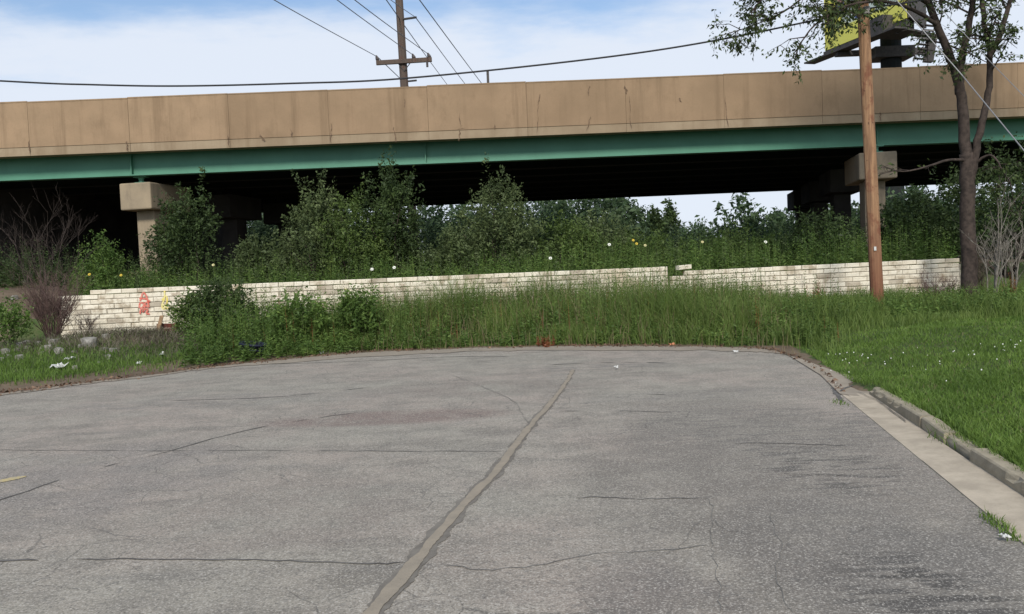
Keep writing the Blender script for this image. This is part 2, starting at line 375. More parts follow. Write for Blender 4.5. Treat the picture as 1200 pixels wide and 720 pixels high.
class MB:
    def __init__(s): s.V = []; s.F = []
    def quad_box(s, c8):
        b = len(s.V); s.V += [tuple(p) for p in c8]
        for f in ((0, 3, 2, 1), (4, 5, 6, 7), (0, 1, 5, 4), (1, 2, 6, 5), (2, 3, 7, 6), (3, 0, 4, 7)): s.F.append(tuple(b + i for i in f))
    def box(s, o, ax, ay, az):
        """corner o, edge vectors ax, ay, az"""
        o, ax, ay, az = map(Vector, (o, ax, ay, az))
        s.quad_box([o, o + ax, o + ax + ay, o + ay, o + az, o + ax + az, o + ax + ay + az, o + ay + az])
    def tube(s, pts, radii, n=8, cap=True):
        pts = [Vector(p) for p in pts]
        if isinstance(radii, (int, float)): radii = [radii] * len(pts)
        b = len(s.V); prev = None
        for i, p in enumerate(pts):
            t = (pts[min(i + 1, len(pts) - 1)] - pts[max(i - 1, 0)]).normalized()
            if prev is None:
                a = t.cross(Vector((0, 0, 1)))
                if a.length < 0.05: a = t.cross(Vector((1, 0, 0)))
            else: a = prev - t * prev.dot(t)
            a.normalize(); prev = a; c = t.cross(a)
            for k in range(n):
                th = 2 * math.pi * k / n
                s.V.append(tuple(p + (a * math.cos(th) + c * math.sin(th)) * radii[i]))
        for i in range(len(pts) - 1):
            for k in range(n):
                q = b + i * n
                s.F.append((q + k, q + (k + 1) % n, q + n + (k + 1) % n, q + n + k))
        if cap:
            s.F.append(tuple(b + k for k in range(n))[::-1]); e = b + (len(pts) - 1) * n; s.F.append(tuple(e + k for k in range(n)))
    def mesh(s, name, mat, smooth=False, var=None):
        return mesh_np(name, s.V, s.F, mat, var, smooth)

def spline(pts, n=6):
    """Catmull-Rom through the points"""
    P = [Vector(p) for p in pts]; Q = []
    for i in range(len(P) - 1):
        a = P[max(i - 1, 0)]; b = P[i]; c = P[i + 1]; d = P[min(i + 2, len(P) - 1)]
        for k in range(n):
            t = k / n
            Q.append(0.5 * ((2 * b) + (c - a) * t + (2 * a - 5 * b + 4 * c - d) * t * t + (3 * b - a - 3 * c + d) * t ** 3))
    Q.append(P[-1]); return Q

# ------------------------------------------------------------------ plan of the ground
def g2(px, py): p = gnd(px, py); return (p.x, p.y)
GUT_A = gnd(985, 462); GUT_B = gnd(1200, 640)
KRB_A = gnd(1022, 466); KRB_B = gnd(1200, 586)
rdir = (KRB_B - KRB_A).normalized()                    # towards the camera
rside = Vector((-rdir.y, rdir.x, 0))
if rside.x < 0: rside = -rside                         # pointing to the lawn
gdir = (GUT_B - GUT_A).normalized()
def along(A, d, t): return A + d * t
EDGE_PX = [(-520, 530), (-260, 493), (-120, 477), (0, 462), (60, 455), (120, 447), (190, 439), (250, 431), (330, 423), (430, 414), (530, 410),
           (640, 407), (760, 407), (850, 408), (900, 411), (930, 420), (960, 436), (985, 462)]
edge = [Vector((*g2(*p), 0)) for p in EDGE_PX]
edge_s = spline(edge, 8)
rr = random.Random(3)
edge_j = []
for i, p in enumerate(edge_s):
    q = Vector(p)
    j = mnoise.noise(Vector((i * 0.45, 1.3, 0))) * 0.16 + rr.uniform(-0.03, 0.03)
    if 0 < i < len(edge_s) - 3: q.y += j
    edge_j.append(q)
END_T = 26.0
road_poly = edge_j + [along(GUT_A, gdir, t) for t in (2, 4, 6, 8, 11, 15, END_T)] + [Vector((-14, -10, 0)), Vector((-26, -4, 0)), Vector((-30, 6, 0))]
paved = edge_j[:-1] + [Vector(KRB_A) + rside * 0.16 - rdir * 0.35] + [along(KRB_A, rdir, t) + rside * 0.15 for t in (2, 6, 12, END_T)] + [Vector((-14, -10, 0)), Vector((-26, -4, 0)), Vector((-30, 6, 0))]
PV = np.array([(p.x, p.y) for p in paved])

def poly_dist(X, Y, P):
    """distance outside polygon P (0 inside)"""
    X = np.asarray(X, float); Y = np.asarray(Y, float)
    best = np.full(X.shape, 1e9); ins = np.zeros(X.shape, bool)
    n = len(P)
    for i in range(n):
        ax, ay = P[i]; bx, by = P[(i + 1) % n]
        dx, dy = bx - ax, by - ay; l2 = dx * dx + dy * dy + 1e-12
        t = np.clip(((X - ax) * dx + (Y - ay) * dy) / l2, 0, 1)
        best = np.minimum(best, np.hypot(X - ax - t * dx, Y - ay - t * dy))
        c = (ay > Y) != (by > Y)
        with np.errstate(divide='ignore', invalid='ignore'):
            xi = ax + (Y - ay) * dx / (dy if dy != 0 else 1e-12)
        ins ^= c & (X < xi)
    return np.where(ins, 0, best), np.where(ins, best, 0)
def sstep(a, b, x):
    t = np.clip((x - a) / (b - a), 0, 1); return t * t * (3 - 2 * t)
def vnoise(X, Y, s, seed=0.0):
    X = np.asarray(X, float) * s; Y = np.asarray(Y, float) * s
    return (np.sin(X * 1.7 + seed) * np.cos(Y * 1.3 - seed * 2) + np.sin(X * 0.9 - Y * 1.9 + seed * 3) + 0.6 * np.sin(X * 3.7 + Y * 2.9 + seed) + 0.5 * np.cos(X * 5.3 - Y * 4.1 + seed)) / 3.1

WALL_L = at(72, 341, 21.9); WALL_M = at(783, 312, 22.6); WALL_R = at(1127, 302, 23.2)
def wall_y(X): return WALL_L.y + (X - WALL_L.x) * (WALL_R.y - WALL_L.y) / (WALL_R.x - WALL_L.x)
def lawn_side(X, Y):
    """signed distance to the right of the kerb line"""
    return (np.asarray(X) - KRB_A.x) * rside.x + (np.asarray(Y) - KRB_A.y) * rside.y
def terrain(X, Y):
    X = np.asarray(X, float); Y = np.asarray(Y, float)
    d, di = poly_dist(X, Y, PV)
    s = lawn_side(X, Y)
    z = 0.30 * sstep(0, 4.0, d) + 0.05 * vnoise(X, Y, 0.8) * sstep(0.3, 1.5, d) + 0.02 * vnoise(X, Y, 2.5, 2) * sstep(0.2, 1, d)
    kerbed = sstep(-0.1, 0.05, s) * sstep(1.6, 0.2, Y - KRB_A.y)
    zl = 0.105 + 0.030 * d
    z = z * (1 - kerbed) + zl * kerbed * (d > 0)
    # mound in front of the wall on the left
    z += 0.24 * np.exp(-((X + 9.2) / 2.6) ** 2 - ((Y - 19.9) / 1.5) ** 2) * sstep(0.2, 1.4, d)
    wy = wall_y(X)
    inside = sstep(WALL_L.x - 2.6, WALL_L.x + 0.2, X) * sstep(WALL_R.x + 3.2, WALL_R.x + 0.05, X)
    sharp = sstep(0.14, 0.5, Y - wy); soft = sstep(-1.5, 5.0, Y - wy)
    rise = inside * sharp + (1 - inside) * soft
    z += rise * (0.92 + 0.10 * vnoise(X, Y, 0.25, 4))
    # earth bank at the left end of the bridge
    bank = np.clip((-13.0 - X) * 0.45, 0, 0.5) * sstep(20.5, 24, Y) + np.clip((-12.6 - X) * 0.3, 0, 0.6) * sstep(31, 35, Y)
    z += bank
    z = np.where(di > 0, -0.04 * sstep(0.0, 0.15, di), z)
    return z
def tz(x, y): return float(terrain(np.array([x]), np.array([y]))[0])

def axis(lo, hi, step, far):
    mid = np.arange(lo, hi + 1e-6, step); a = []; v = step; x = hi
    while x < far: v *= 1.35; x += v; a.append(x)
    b = []; v = step; x = lo
    while x > -far: v *= 1.35; x -= v; b.append(x)
    return np.concatenate([np.array(b[::-1]), mid, np.array(a)])
gx = axis(-18, 17, 0.16, 900); gy = axis(1.0, 28, 0.14, 900)
GX, GY = np.meshgrid(gx, gy); GZ = terrain(GX, GY)
nx, ny = len(gx), len(gy)
idx = np.arange(nx * ny).reshape(ny, nx)
F = np.stack([idx[:-1, :-1], idx[:-1, 1:], idx[1:, 1:], idx[1:, :-1]], -1).reshape(-1, 4)
me = mesh_np('ground', np.stack([GX, GY, GZ], -1).reshape(-1, 3), F, 'soil', smooth=True)
dd, _ = poly_dist(GX, GY, PV)
ls = lawn_side(GX, GY)
dirt = sstep(0.9, 0.15, dd + 0.35 * vnoise(GX, GY, 1.4, 1)) * (ls < 0.0)
left_zone = sstep(-3.2, -5.5, GX)
dirt = np.maximum(dirt, left_zone * sstep(2.0, 0.5, dd + 0.4 * vnoise(GX, GY, 0.9, 5)))
dirt = np.maximum(dirt, 0.75 * np.exp(-((GX + 9.0) / 2.8) ** 2 - ((GY - 19.9) / 1.6) ** 2))
dirt = np.maximum(dirt, sstep(-12.3, -13.3, GX) * sstep(20.5, 23, GY))
dirt = np.maximum(dirt, sstep(27.5, 30, GY))
a_ = me.attributes.new('dirt', 'FLOAT', 'POINT'); a_.data.foreach_set('value', dirt.astype(np.float32).ravel())
tag(put('ground', me), kind='structure')

# ------------------------------------------------------------------ road
import bmesh
def sheet(name, pts, z, mat):
    bm = bmesh.new(); vv = [bm.verts.new((p.x, p.y, z)) for p in pts]
    f = bm.faces.new(vv); bm.normal_update()
    if f.normal.z < 0: f.normal_flip()
    bmesh.ops.triangulate(bm, faces=[f]); me = bpy.data.meshes.new(name); bm.to_mesh(me); bm.free()
    me.materials.append(MATS[mat]); return me
road = tag(put('road', sheet('road', road_poly, 0.004, 'asphalt')), kind='structure')
def ribbon(path, width, z, mat, jit=0.25, seed=0, taper=True, fade=0.0):
    """thin flat strip along ground points with ragged edges"""
    r = random.Random(seed); V = []; F = []; n = len(path)
    for i, p in enumerate(path):
        t = (path[min(i + 1, n - 1)] - path[max(i - 1, 0)]).normalized(); s = Vector((-t.y, t.x, 0))
        k = min(1, i / 2 + 0.15, (n - 1 - i) / 2 + 0.15) if taper else 1
        k *= 1 - fade * i / n
        wn = lambda o_: 0.3 * r.uniform(-jit, jit) + 1.5 * jit * mnoise.noise(Vector((i * .17, seed * 3.7, o_)))
        a = width * 0.5 * (1 + wn(0)) * k; b = width * 0.5 * (1 + wn(9)) * k
        V += [(p.x + s.x * a, p.y + s.y * a, z), (p.x - s.x * b, p.y - s.y * b, z)]
    for i in range(n - 1): F.append((2 * i, 2 * i + 1, 2 * i + 3, 2 * i + 2))
    return mesh_np('ribbon', V, F, mat)
def gpath(pxs, n=10, jit=0.0, seed=0):
    r = random.Random(seed); P = spline([gnd(*p) for p in pxs], n)
    for p in P: p.x += r.uniform(-jit, jit); p.y += r.uniform(-jit, jit)
    return P
def densify(P, step):
    Q = [P[0]]
    for a, b in zip(P, P[1:]):
        k = max(1, int((b - a).length / step))
        for i in range(1, k + 1): Q.append(a.lerp(b, i / k))
    return Q
seam = [(408, 757), (440, 714), (475, 675), (512, 629), (546, 590), (582, 553), (603, 524), (625, 496), (643, 476), (660, 454), (672, 434)]
P = densify(gpath(seam, 6), 0.035)
rj = random.Random(5)
P = [Vector((p.x + rj.uniform(-.003, .003) + 0.010 * mnoise.noise(Vector((i * .07, 0, 0))), p.y, 0)) for i, p in enumerate(P)]
put('seam_edge', ribbon(P, 0.14, 0.008, 'seal_dark', 0.45, 1, fade=.45), road)
put('seam_sand', ribbon(P, 0.076, 0.012, 'sand', 0.34, 2, fade=.3), road)
cracks = [([(-40, 660), (60, 657), (180, 657), (300, 658), (400, 661), (475, 662)], 0.017),
          ([(520, 664), (600, 668), (700, 650), (760, 648), (830, 640)], 0.006),
          ([(-60, 606), (30, 577), (110, 551), (190, 532), (260, 512), (330, 497), (420, 484)], 0.022),
          ([(-30, 528), (120, 529), (330, 529), (520, 530), (590, 530)], 0.012),
          ([(640, 586), (700, 584), (760, 586), (840, 584)], 0.012),
          ([(655, 483), (720, 482), (790, 484)], 0.022), ([(757, 463), (780, 463)], 0.05),
          ([(645, 428), (690, 426), (740, 425), (780, 426)], 0.05),
          ([(833, 588), (836, 610), (834, 640), (842, 680), (846, 720)], 0.0055),
          ([(834, 606), (815, 616), (800, 640), (775, 652)], 0.005), ([(835, 610), (850, 622), (880, 627)], 0.004),
          ([(900, 600), (915, 640), (910, 680), (930, 725)], 0.004),
          ([(860, 520), (930, 521), (1000, 524)], 0.014), ([(915, 556), (960, 557), (1010, 560)], 0.010),
          ([(975, 455), (981, 462), (986, 472)], 0.05), ([(200, 470), (320, 466), (430, 455)], 0.022),
          ([(530, 440), (560, 452), (600, 470), (620, 500)], 0.006), ([(300, 428), (420, 424), (520, 419), (600, 418)], 0.035)]
for i, (pp, wd) in enumerate(cracks):
    Q = densify(gpath(pp, 8, 0.014, i), 0.045); run = []
    for k, q in enumerate(Q + [None]):
        gap = q is None or mnoise.noise(Vector((k * .16, i * 7.7, 0))) < -0.40
        if not gap: run.append(q + Vector((0, 0.02 * mnoise.noise(Vector((k * .3, i * 3.1, 5))), 0)))
        elif len(run) > 3:
            put('crack', ribbon(run, wd * (1.05 + 0.6 * mnoise.noise(Vector((k * .37, i, 2)))), 0.0085, 'crack' if wd > .0095 else 'crack_faint', 0.8, i * 31 + k), road); run = []
        else: run = []
pm = ribbon(densify([gnd(-30, 571), gnd(31, 559)], 0.04), 0.10, 0.0088, 'paint_yellow_worn', 0.45, 9)
put('painted_mark', pm, road)
# sand washed on to the end of the road
sv = []; sf = []
for i, p in enumerate(edge_j):
    wv = 0.22 + 0.9 * max(0, mnoise.noise(Vector((p.x * 0.35, 3.3, 0)))) + rr.uniform(0, 0.10)
    k = sstep(-16, -11, p.x) * 1.0
    wv += 0.35 * float(sstep(-5, -2, p.x)) + rr.uniform(0, .15)
    inn = p + Vector((0, -wv * float(k) - 0.02, 0)); outp = p + Vector((0, 0.06, 0))
    sv += [(inn.x, inn.y, 0.0125), (outp.x, outp.y, 0.0125)]
for i in range(len(edge_j) - 1): sf.append((2 * i, 2 * i + 2, 2 * i + 3, 2 * i + 1))
put('sand_edge', mesh_np('sand_edge', sv, sf, 'sand_pale'), road)

# gutter of cast slabs
gut = empty('gutter', GUT_A); tag(gut, kind='structure')
cuts = [0.0, 1.0, 3.6, 6.4, 9.2, 12.0, 15.0, 20.0]
for a, b in zip(cuts, cuts[1:]):
    mb = MB(); a2 = a + 0.012
    p0 = along(GUT_A, gdir, a2); p1 = along(GUT_A, gdir, b); q0 = along(KRB_A, rdir, a2 - 0.0); q1 = along(KRB_A, rdir, b)
    if a == 0: q0 = Vector(KRB_A) - rdir * 0.18
    dz = random.uniform(-0.003, 0.004)
    mb.quad_box([Vector((p.x, p.y, -0.1)) for p in (p0, q0, q1, p1)] + [Vector((p0.x, p0.y, 0.011 + dz)), Vector((q0.x, q0.y, 0.022 + dz)), Vector((q1.x, q1.y, 0.022 + dz)), Vector((p1.x, p1.y, 0.011 + dz))])
    put('gutter_slab', mb.mesh('gutter_slab', 'concrete_gutter'), gut)
ap = [gnd(*p) for p in ((925, 418), (940, 422), (960, 430), (990, 440), (1012, 446), (1027, 452), (1032, 462), (1022, 468), (984, 463), (962, 441))]
put('apron_slab', sheet('apron', ap, 0.0165, 'sand_pale'), gut)
for pp, wd in (([(985, 461), (1000, 454), (1024, 448)], 0.035), ([(1006, 462), (1030, 474), (1062, 498)], 0.012)):
    put('joint_crack', ribbon(densify(gpath(pp, 6, 0.01, 3), 0.05), wd, 0.031, 'crack', 0.6, 5), gut)

krb = empty('kerb', KRB_A); tag(krb, kind='structure')
def kerb_piece(a, b, h, seed, sink0=0.0, sink1=0.0, out=0.0):
    r = random.Random(seed); n = max(3, int((b - a) / 0.14)); V = []; F = []
    for i in range(n + 1):
        t = a + (b - a) * i / n; k = i / n
        c = along(KRB_A, rdir, t) + rside * out
        hh = h - (sink0 * (1 - k) + sink1 * k)
        j = lambda s: r.uniform(-s, s)
        chip = r.uniform(.012, .034) if r.random() < 0.2 else 0.0
        prof = [(0.0, -0.1), (0.0 + j(.003), hh * 0.5), (0.006 + j(.003) + chip, hh - 0.014 - chip), (0.020 + j(.004) + chip, hh - 0.002 - chip * .4), (0.08 + j(.004), hh + j(.003)), (0.13 + j(.006), hh - 0.005 + j(.004)), (0.13, -0.1)]
        for (u, z) in prof:
            p = c + rside * u; V.append((p.x, p.y, z))
    m_ = 7
    for i in range(n):
        for k in range(m_ - 1): F.append((i * m_ + k, i * m_ + k + 1, (i + 1) * m_ + k + 1, (i + 1) * m_ + k))
    F.append(tuple(range(m_))[::-1]); F.append(tuple(n * m_ + k for k in range(m_)))
    put('kerb_stone', mesh_np('kerb_stone', V, F, 'concrete_kerb'), krb)
kt = lambda px, py: (gnd(px, py) - KRB_A).dot(rdir)
k1, k2, k3 = kt(1078, 504), kt(1106, 522), kt(1137, 543)
kerb_piece(-0.15, k1 - 0.01, 0.135, 1, 0.03, 0.0); kerb_piece(k1 + 0.012, k2 - 0.01, 0.13, 2, 0, 0.02, 0.006)
kerb_piece(k2 + 0.012, k3 - 0.03, 0.095, 3, 0.0, 0.02, 0.03); kerb_piece(k3 + 0.012, k3 + 2.2, 0.125, 4); kerb_piece(k3 + 2.22, k3 + 4.8, 0.128, 5); kerb_piece(k3 + 4.82, k3 + 9, 0.128, 6)

# ------------------------------------------------------------------ bridge
br = empty('highway_bridge', (0, 31, 1.0), 'long highway overpass with tan concrete parapet and green steel girders', 'bridge')
BD = Vector((1, 0.013, 0)).normalized(); BN = Vector((-BD.y, BD.x, 0))       # along, and away from the camera
BO = Vector((0, 30.25, 0))
def B(u, v, z): return BO + BD * u + BN * v + Vector((0, 0, z))
Z_TOP = at(0, 120, 30.0).z; Z_SL = at(0, 184, 30.0).z; Z_GB = at(0, 213, 30.8).z
U0_, U1_ = -75, 80; WID = 20.6
# parapet panels and slab edge
pan = 3.48; u = at(150, 150, 30).x - 14 * pan
k = 0
while u < U1_:
    mb = MB(); zt = Z_TOP + 0.012 * math.sin(k * 2.3); j = 0.006 * math.sin(k * 5.1)
    mb.box(B(u + 0.004, j, Z_SL + 0.30), BD * (pan - 0.008), BN * 0.32, Vector((0, 0, zt - Z_SL - 0.34)))
    mb.box(B(u + 0.004, j - 0.012, zt - 0.04), BD * (pan - 0.008), BN * 0.344, Vector((0, 0, 0.04)))
    if -32 < u < 34: put('parapet_panel', mb.mesh('parapet_panel', 'concrete_parapet'), br)
    mb = MB(); mb.box(B(u + 0.004, 0.02 + j, Z_SL), BD * (pan - 0.008), BN * 0.5, Vector((0, 0, 0.294)))
    if -32 < u < 34: put('slab_edge', mb.mesh('slab_edge', 'concrete_slab'), br)
    u += pan; k += 1
for (ua, ub) in ((U0_, -31), (33.5, U1_)):
    mb = MB(); mb.box(B(ua, 0.01, Z_SL), BD * (ub - ua), BN * 0.31, Vector((0, 0, Z_TOP - Z_SL - 0.01)))
    put('parapet_panel', mb.mesh('parapet_panel', 'concrete_parapet'), br)
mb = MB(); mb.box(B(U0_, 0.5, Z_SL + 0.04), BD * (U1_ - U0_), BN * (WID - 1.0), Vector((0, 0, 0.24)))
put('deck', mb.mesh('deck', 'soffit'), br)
mb = MB(); mb.box(B(U0_, WID - 0.5, Z_SL), BD * (U1_ - U0_), BN * 0.4, Vector((0, 0, Z_TOP - Z_SL)))
put('far_parapet', mb.mesh('far_parapet', 'concrete_parapet'), br)
# girders
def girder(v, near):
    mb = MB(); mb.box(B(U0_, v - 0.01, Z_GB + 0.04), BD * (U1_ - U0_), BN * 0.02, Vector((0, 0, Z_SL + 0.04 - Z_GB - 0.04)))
    gd = put('girder', mb.mesh('girder', 'paint_green' if near else 'dark_and_shaded_steel'), br)  # inner girders are the green steel again, darkened in colour for shade
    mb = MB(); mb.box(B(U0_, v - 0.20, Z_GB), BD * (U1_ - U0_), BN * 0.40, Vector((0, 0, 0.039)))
    put('flange', mb.mesh('flange', 'paint_green' if near else 'dark_and_shaded_steel'), gd)
    if near:
        for px in (158, 500, 1030):
            uu = at(px, 200, 31).x
            mb = MB(); mb.box(B(uu - 0.012, v - 0.17, Z_GB + 0.04), BD * 0.024, BN * 0.16, Vector((0, 0, Z_SL - Z_GB - 0.05)))
            put('stiffener', mb.mesh('stiffener', 'paint_green'), gd)
    else:
        for q in range(-9, 10):
            mb = MB(); mb.box(B(q * 5.2, v - 2.62, Z_GB + 0.35), BD * 0.05, BN * 2.6, Vector((0, 0, 0.25)))
            put('cross_brace', mb.mesh('cross_brace', 'steel_dark'), gd)
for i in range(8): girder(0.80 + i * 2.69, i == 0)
# bents: long caps on columns, parallel to the old street
bdir = (at(785, 312, 100) - Vector((0, 0, EYE))); bdir.z = 0; bdir.normalize(); bper = Vector((bdir.y, -bdir.x, 0))
ZC1 = Z_GB - 0.26; ZC0 = Z_GB - 1.22
def bent(px, near_d, w_, cols):
    c = at(px, 235, near_d); c.z = 0
    mb = MB(); Lc = 2.6
    mb.box(c - bper * (w_ / 2) + Vector((0, 0, ZC0)), bper * w_, bdir * Lc, Vector((0, 0, ZC1 - ZC0)))
    o = put('pier_cap', mb.mesh('pier_cap', 'concrete_pier'), br)
    bv = o.modifiers.new('bevel', 'BEVEL'); bv.width = 0.05; bv.segments = 2
    for s in cols:
        cc = c + bdir * s; zb = tz(cc.x, cc.y) - 0.6
        mb = MB(); mb.box(cc - bper * 0.36 - bdir * 0.45 + Vector((0, 0, zb)), bper * 0.72, bdir * 0.9, Vector((0, 0, ZC0 - zb)))
        if s > 3:  # rear caps repeat the pier concrete with the deck's shade in the colour
            m2 = MB(); m2.box(cc - bper * (w_ / 2) - bdir * 1.4 + Vector((0, 0, ZC0)), bper * w_, bdir * 2.8, Vector((0, 0, ZC1 - ZC0))); put('pier_cap', m2.mesh('pier_cap', 'concrete_shaded'), br)
        o2 = put('pier_column', mb.mesh('pier_column', 'concrete_pier' if s < 3 else 'concrete_shaded'), br); b2 = o2.modifiers.new('bevel', 'BEVEL'); b2.width = 0.04; b2.segments = 2  # rear columns take the darker copy, shade painted in
    for i in range(8):
        v = 0.80 + i * 2.69
        s = (v + BO.y - c.y) / bdir.y
        cc = c + bdir * s
        mb = MB(); mb.box(cc + Vector((-0.20, -0.13, ZC1)), (0.40, 0, 0), (0, 0.26, 0), (0, 0, 0.045))
        mb.tube([cc + Vector((0, 0, ZC1 + 0.04)), cc + Vector((0, 0, ZC1 + 0.13)), cc + Vector((0, 0, ZC1 + 0.22))], [0.10, 0.085, 0.12], 10)
        mb.box(cc + Vector((-0.24, -0.14, ZC1 + 0.215)), (0.48, 0, 0), (0, 0.28, 0), (0, 0, 0.043))
        put('bearing', mb.mesh('bearing', 'paint_green' if i == 0 else 'dark_and_shaded_steel'), br)  # rear bearings use the shade-darkened colour
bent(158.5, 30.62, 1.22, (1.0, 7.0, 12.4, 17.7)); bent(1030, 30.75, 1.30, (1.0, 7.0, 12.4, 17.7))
ca = at(-60, 250, 30.9); ca.z = 0
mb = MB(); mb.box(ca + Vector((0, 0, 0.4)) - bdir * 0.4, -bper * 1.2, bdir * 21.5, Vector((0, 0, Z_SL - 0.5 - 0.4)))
put('abutment', mb.mesh('abutment', 'concrete_shaded'), br)  # abutment colour includes the shade below the deck
# spalls, cracks and rust on the parapet
def spall(px0, py0, px1, py1, wd, seed):
    r = random.Random(seed); a = at(px0, py0, 30.2); b = at(px1, py1, 30.2); n = 7; V = []; F = []
    for i in range(n + 1):
        t = i / n; p = a.lerp(b, t); u = (p - BO).dot(BD); z = p.z
        ww = wd * 0.8 * (0.25 + r.random()) * min(1, 4 * t + .2, 4 * (1 - t) + .2); o_ = r.uniform(-.03, .03)
        lo = z < Z_SL + 0.30
        vv = -0.017
        V += [B(u + o_ - ww, vv, z), B(u + o_ + ww, vv, z)]
    for i in range(n): F.append((2 * i, 2 * i + 1, 2 * i + 3, 2 * i + 2))
    put('spall', mesh_np('spall', V, F, 'spall'), br)
for i, a in enumerate([(37, 166, 38, 181, .03), (150, 166, 152, 178, .03), (268, 158, 269, 172, .025), (305, 158, 311, 166, .05), (342, 152, 343, 162, .03),
                       (388, 145, 388, 168, .02), (461, 149, 464, 167, .035), (450, 152, 474, 151, .03), (538, 132, 540, 150, .02), (534, 152, 545, 150, .06), (539, 152, 538, 166, .02),
                       (633, 110, 630, 124, .03), (631, 124, 629, 160, .015), (691, 100, 690, 112, .03), (692, 136, 688, 153, .03), (733, 100, 735, 110, .035), (738, 112, 740, 150, .02),
                       (797, 114, 799, 119, .03), (851, 112, 854, 148, .02), (1034, 130, 1036, 142, .04), (579, 146, 580, 152, .03), (474, 116, 475, 126, .02), (900, 140, 960, 137, .015),
                       (0, 172, 60, 169, .012), (410, 158, 530, 154, .012)]): spall(*a, i)
pp = at(572, 97, 30.6); 
mb = MB(); mb.box(Vector((pp.x - 0.045, pp.y - 0.03, Z_TOP - 0.3)), (0.09, 0, 0), (0, 0.05, 0), (0, 0, at(572, 84, 30.6).z - Z_TOP + 0.3))
o = put('marker_post', mb.mesh('marker_post', 'steel_dark')); centre(o, (pp.x, pp.y, Z_TOP - 0.3))
tag(o, 'short dark steel post sticking up above the middle of the bridge parapet', 'post')

# ------------------------------------------------------------------ painted block walls
CH = 0.127; BL = 0.40
def block_mesh(seed, l, h, dpt):
    r = random.Random(seed); j = lambda s: r.uniform(-s, s); e = 0.012
    V = [(0, dpt, 0), (l, dpt, 0), (l, dpt, h), (0, dpt, h), (0, e, 0), (l, e, 0), (l, e, h), (0, e, h),
         (e + abs(j(.008)), j(.004), e), (l - e - abs(j(.008)), j(.004), e + abs(j(.004))), (l - e - abs(j(.008)), j(.004), h - e), (e, j(.004), h - e - abs(j(.005)))]
    F = [(0, 4, 7, 3), (1, 2, 6, 5), (3, 7, 6, 2), (0, 1, 5, 4), (4, 5, 9, 8), (5, 6, 10, 9), (6, 7, 11, 10), (7, 4, 8, 11), (8, 9, 10, 11)]
    return mesh_np('block', V, F, 'block_white')
BLK = [block_mesh(i, BL - 0.010, CH - 0.016, 0.17) for i in range(6)]
HALF = [block_mesh(20 + i, BL / 2 - 0.010, CH - 0.016, 0.17) for i in range(3)]
def wall(A, Bp, label, n_courses, trim, seed, limit=290):
    r = random.Random(seed)
    A = Vector(A); Bp = Vector(Bp); dv = Bp - A; Lw = Vector((dv.x, dv.y, 0)).length; slope = dv.z / Lw
    dirv = Vector((dv.x, dv.y, 0)).normalized(); ang = math.atan2(dirv.y, dirv.x)
    root = empty('block_wall', (A.x, A.y, 0), label, 'wall', 'white painted block walls')
    root.rotation_euler.z = ang
    core = MB(); core.quad_box([(0.02, 0.02, A.z - CH * n_courses), (Lw - 0.02, 0.02, A.z - CH * n_courses + slope * Lw), (Lw - 0.02, 0.16, A.z - CH * n_courses + slope * Lw), (0.02, 0.16, A.z - CH * n_courses),
                               (0.02, 0.02, A.z - 0.05 - CH), (Lw - 0.02, 0.02, A.z - 0.05 - CH + slope * Lw), (Lw - 0.02, 0.16, A.z - 0.05 - CH + slope * Lw), (0.02, 0.16, A.z - 0.05 - CH)])
    o = put('mortar', core.mesh('mortar', 'mortar'), root, (0, 0, 0))
    cells = []
    for c in range(n_courses):
        x = 0.0; first = c % 2 == 1
        while x < Lw - 0.12:
            l = BL / 2 if first else BL; first = False
            if x + l > Lw + 0.05: l = BL / 2
            if not trim(c, x, Lw): cells.append((c, x, l))
            x += l
    vis = []
    for (c, x, l) in cells:
        wx = A + dirv * (x + l / 2); z = A.z - CH * (c + 1) + slope * x
        gz = tz(wx.x, wx.y - 0.35)
        px_left = wx.x < -6.5
        vis.append((c if not px_left else c * 0.45) + (100 if z + CH < gz else 0))
    order = np.argsort(np.array(vis), kind='stable'); keep = set(order[:limit].tolist()); rest = MB()
    for i, (c, x, l) in enumerate(cells):
        z = A.z - CH * (c + 1) + slope * (x + l / 2) + r.uniform(-.003, .003); y = r.uniform(-0.014, 0.014)
        if i in keep:
            src = r.choice(BLK) if l == BL else r.choice(HALF)
            o = bpy.data.objects.new('block', src); COL.objects.link(o); o.parent = root; o.location = (x + 0.007, y, z)
            o.rotation_euler = (r.uniform(-.012, .012), -math.atan(slope) + r.uniform(-.004, .004), r.uniform(-.012, .012))
        elif vis[i] < 100:
            rest.box((x + 0.007, y, z), (l - 0.014, 0, 0), (0, 0.1, 0), (0, 0, CH - 0.011))
    if rest.V:
        o = put('lower_blocks', rest.mesh('lower_blocks', 'block_white'), root, (0, 0, 0)); o['kind'] = 'stuff'
    return root, A, dirv, slope
wl, A1, d1, s1 = wall(WALL_L + Vector((-0.1, 0, 0)), WALL_M, 'long white painted block wall with red and yellow graffiti, left of the gap', 11,
                      lambda c, x, Lw: (c == 0 and x < 0.8) or (c == 0 and 2.05 < x < 2.2), 1)
wr, A2, d2, s2 = wall(at(785, 318, 22.62), WALL_R + Vector((0, 0, 0.0)), 'shorter white painted block wall behind the brown wooden utility pole', 9,
                      lambda c, x, Lw: (c == 0 and x < 0.3), 2)
# the top course of the right wall climbs in two steps: low, weathered blocks near the gap
lb = bpy.data.objects.new('loose_block', BLK[2].copy()); COL.objects.link(lb); q = at(796, 317.2, 22.6); lb.location = (q.x, q.y + 0.0, q.z + 0.012); lb.rotation_euler = (0.03, -0.05, 0.35)
tag(lb, 'loose tilted block lying on the wall at the gap', 'block')
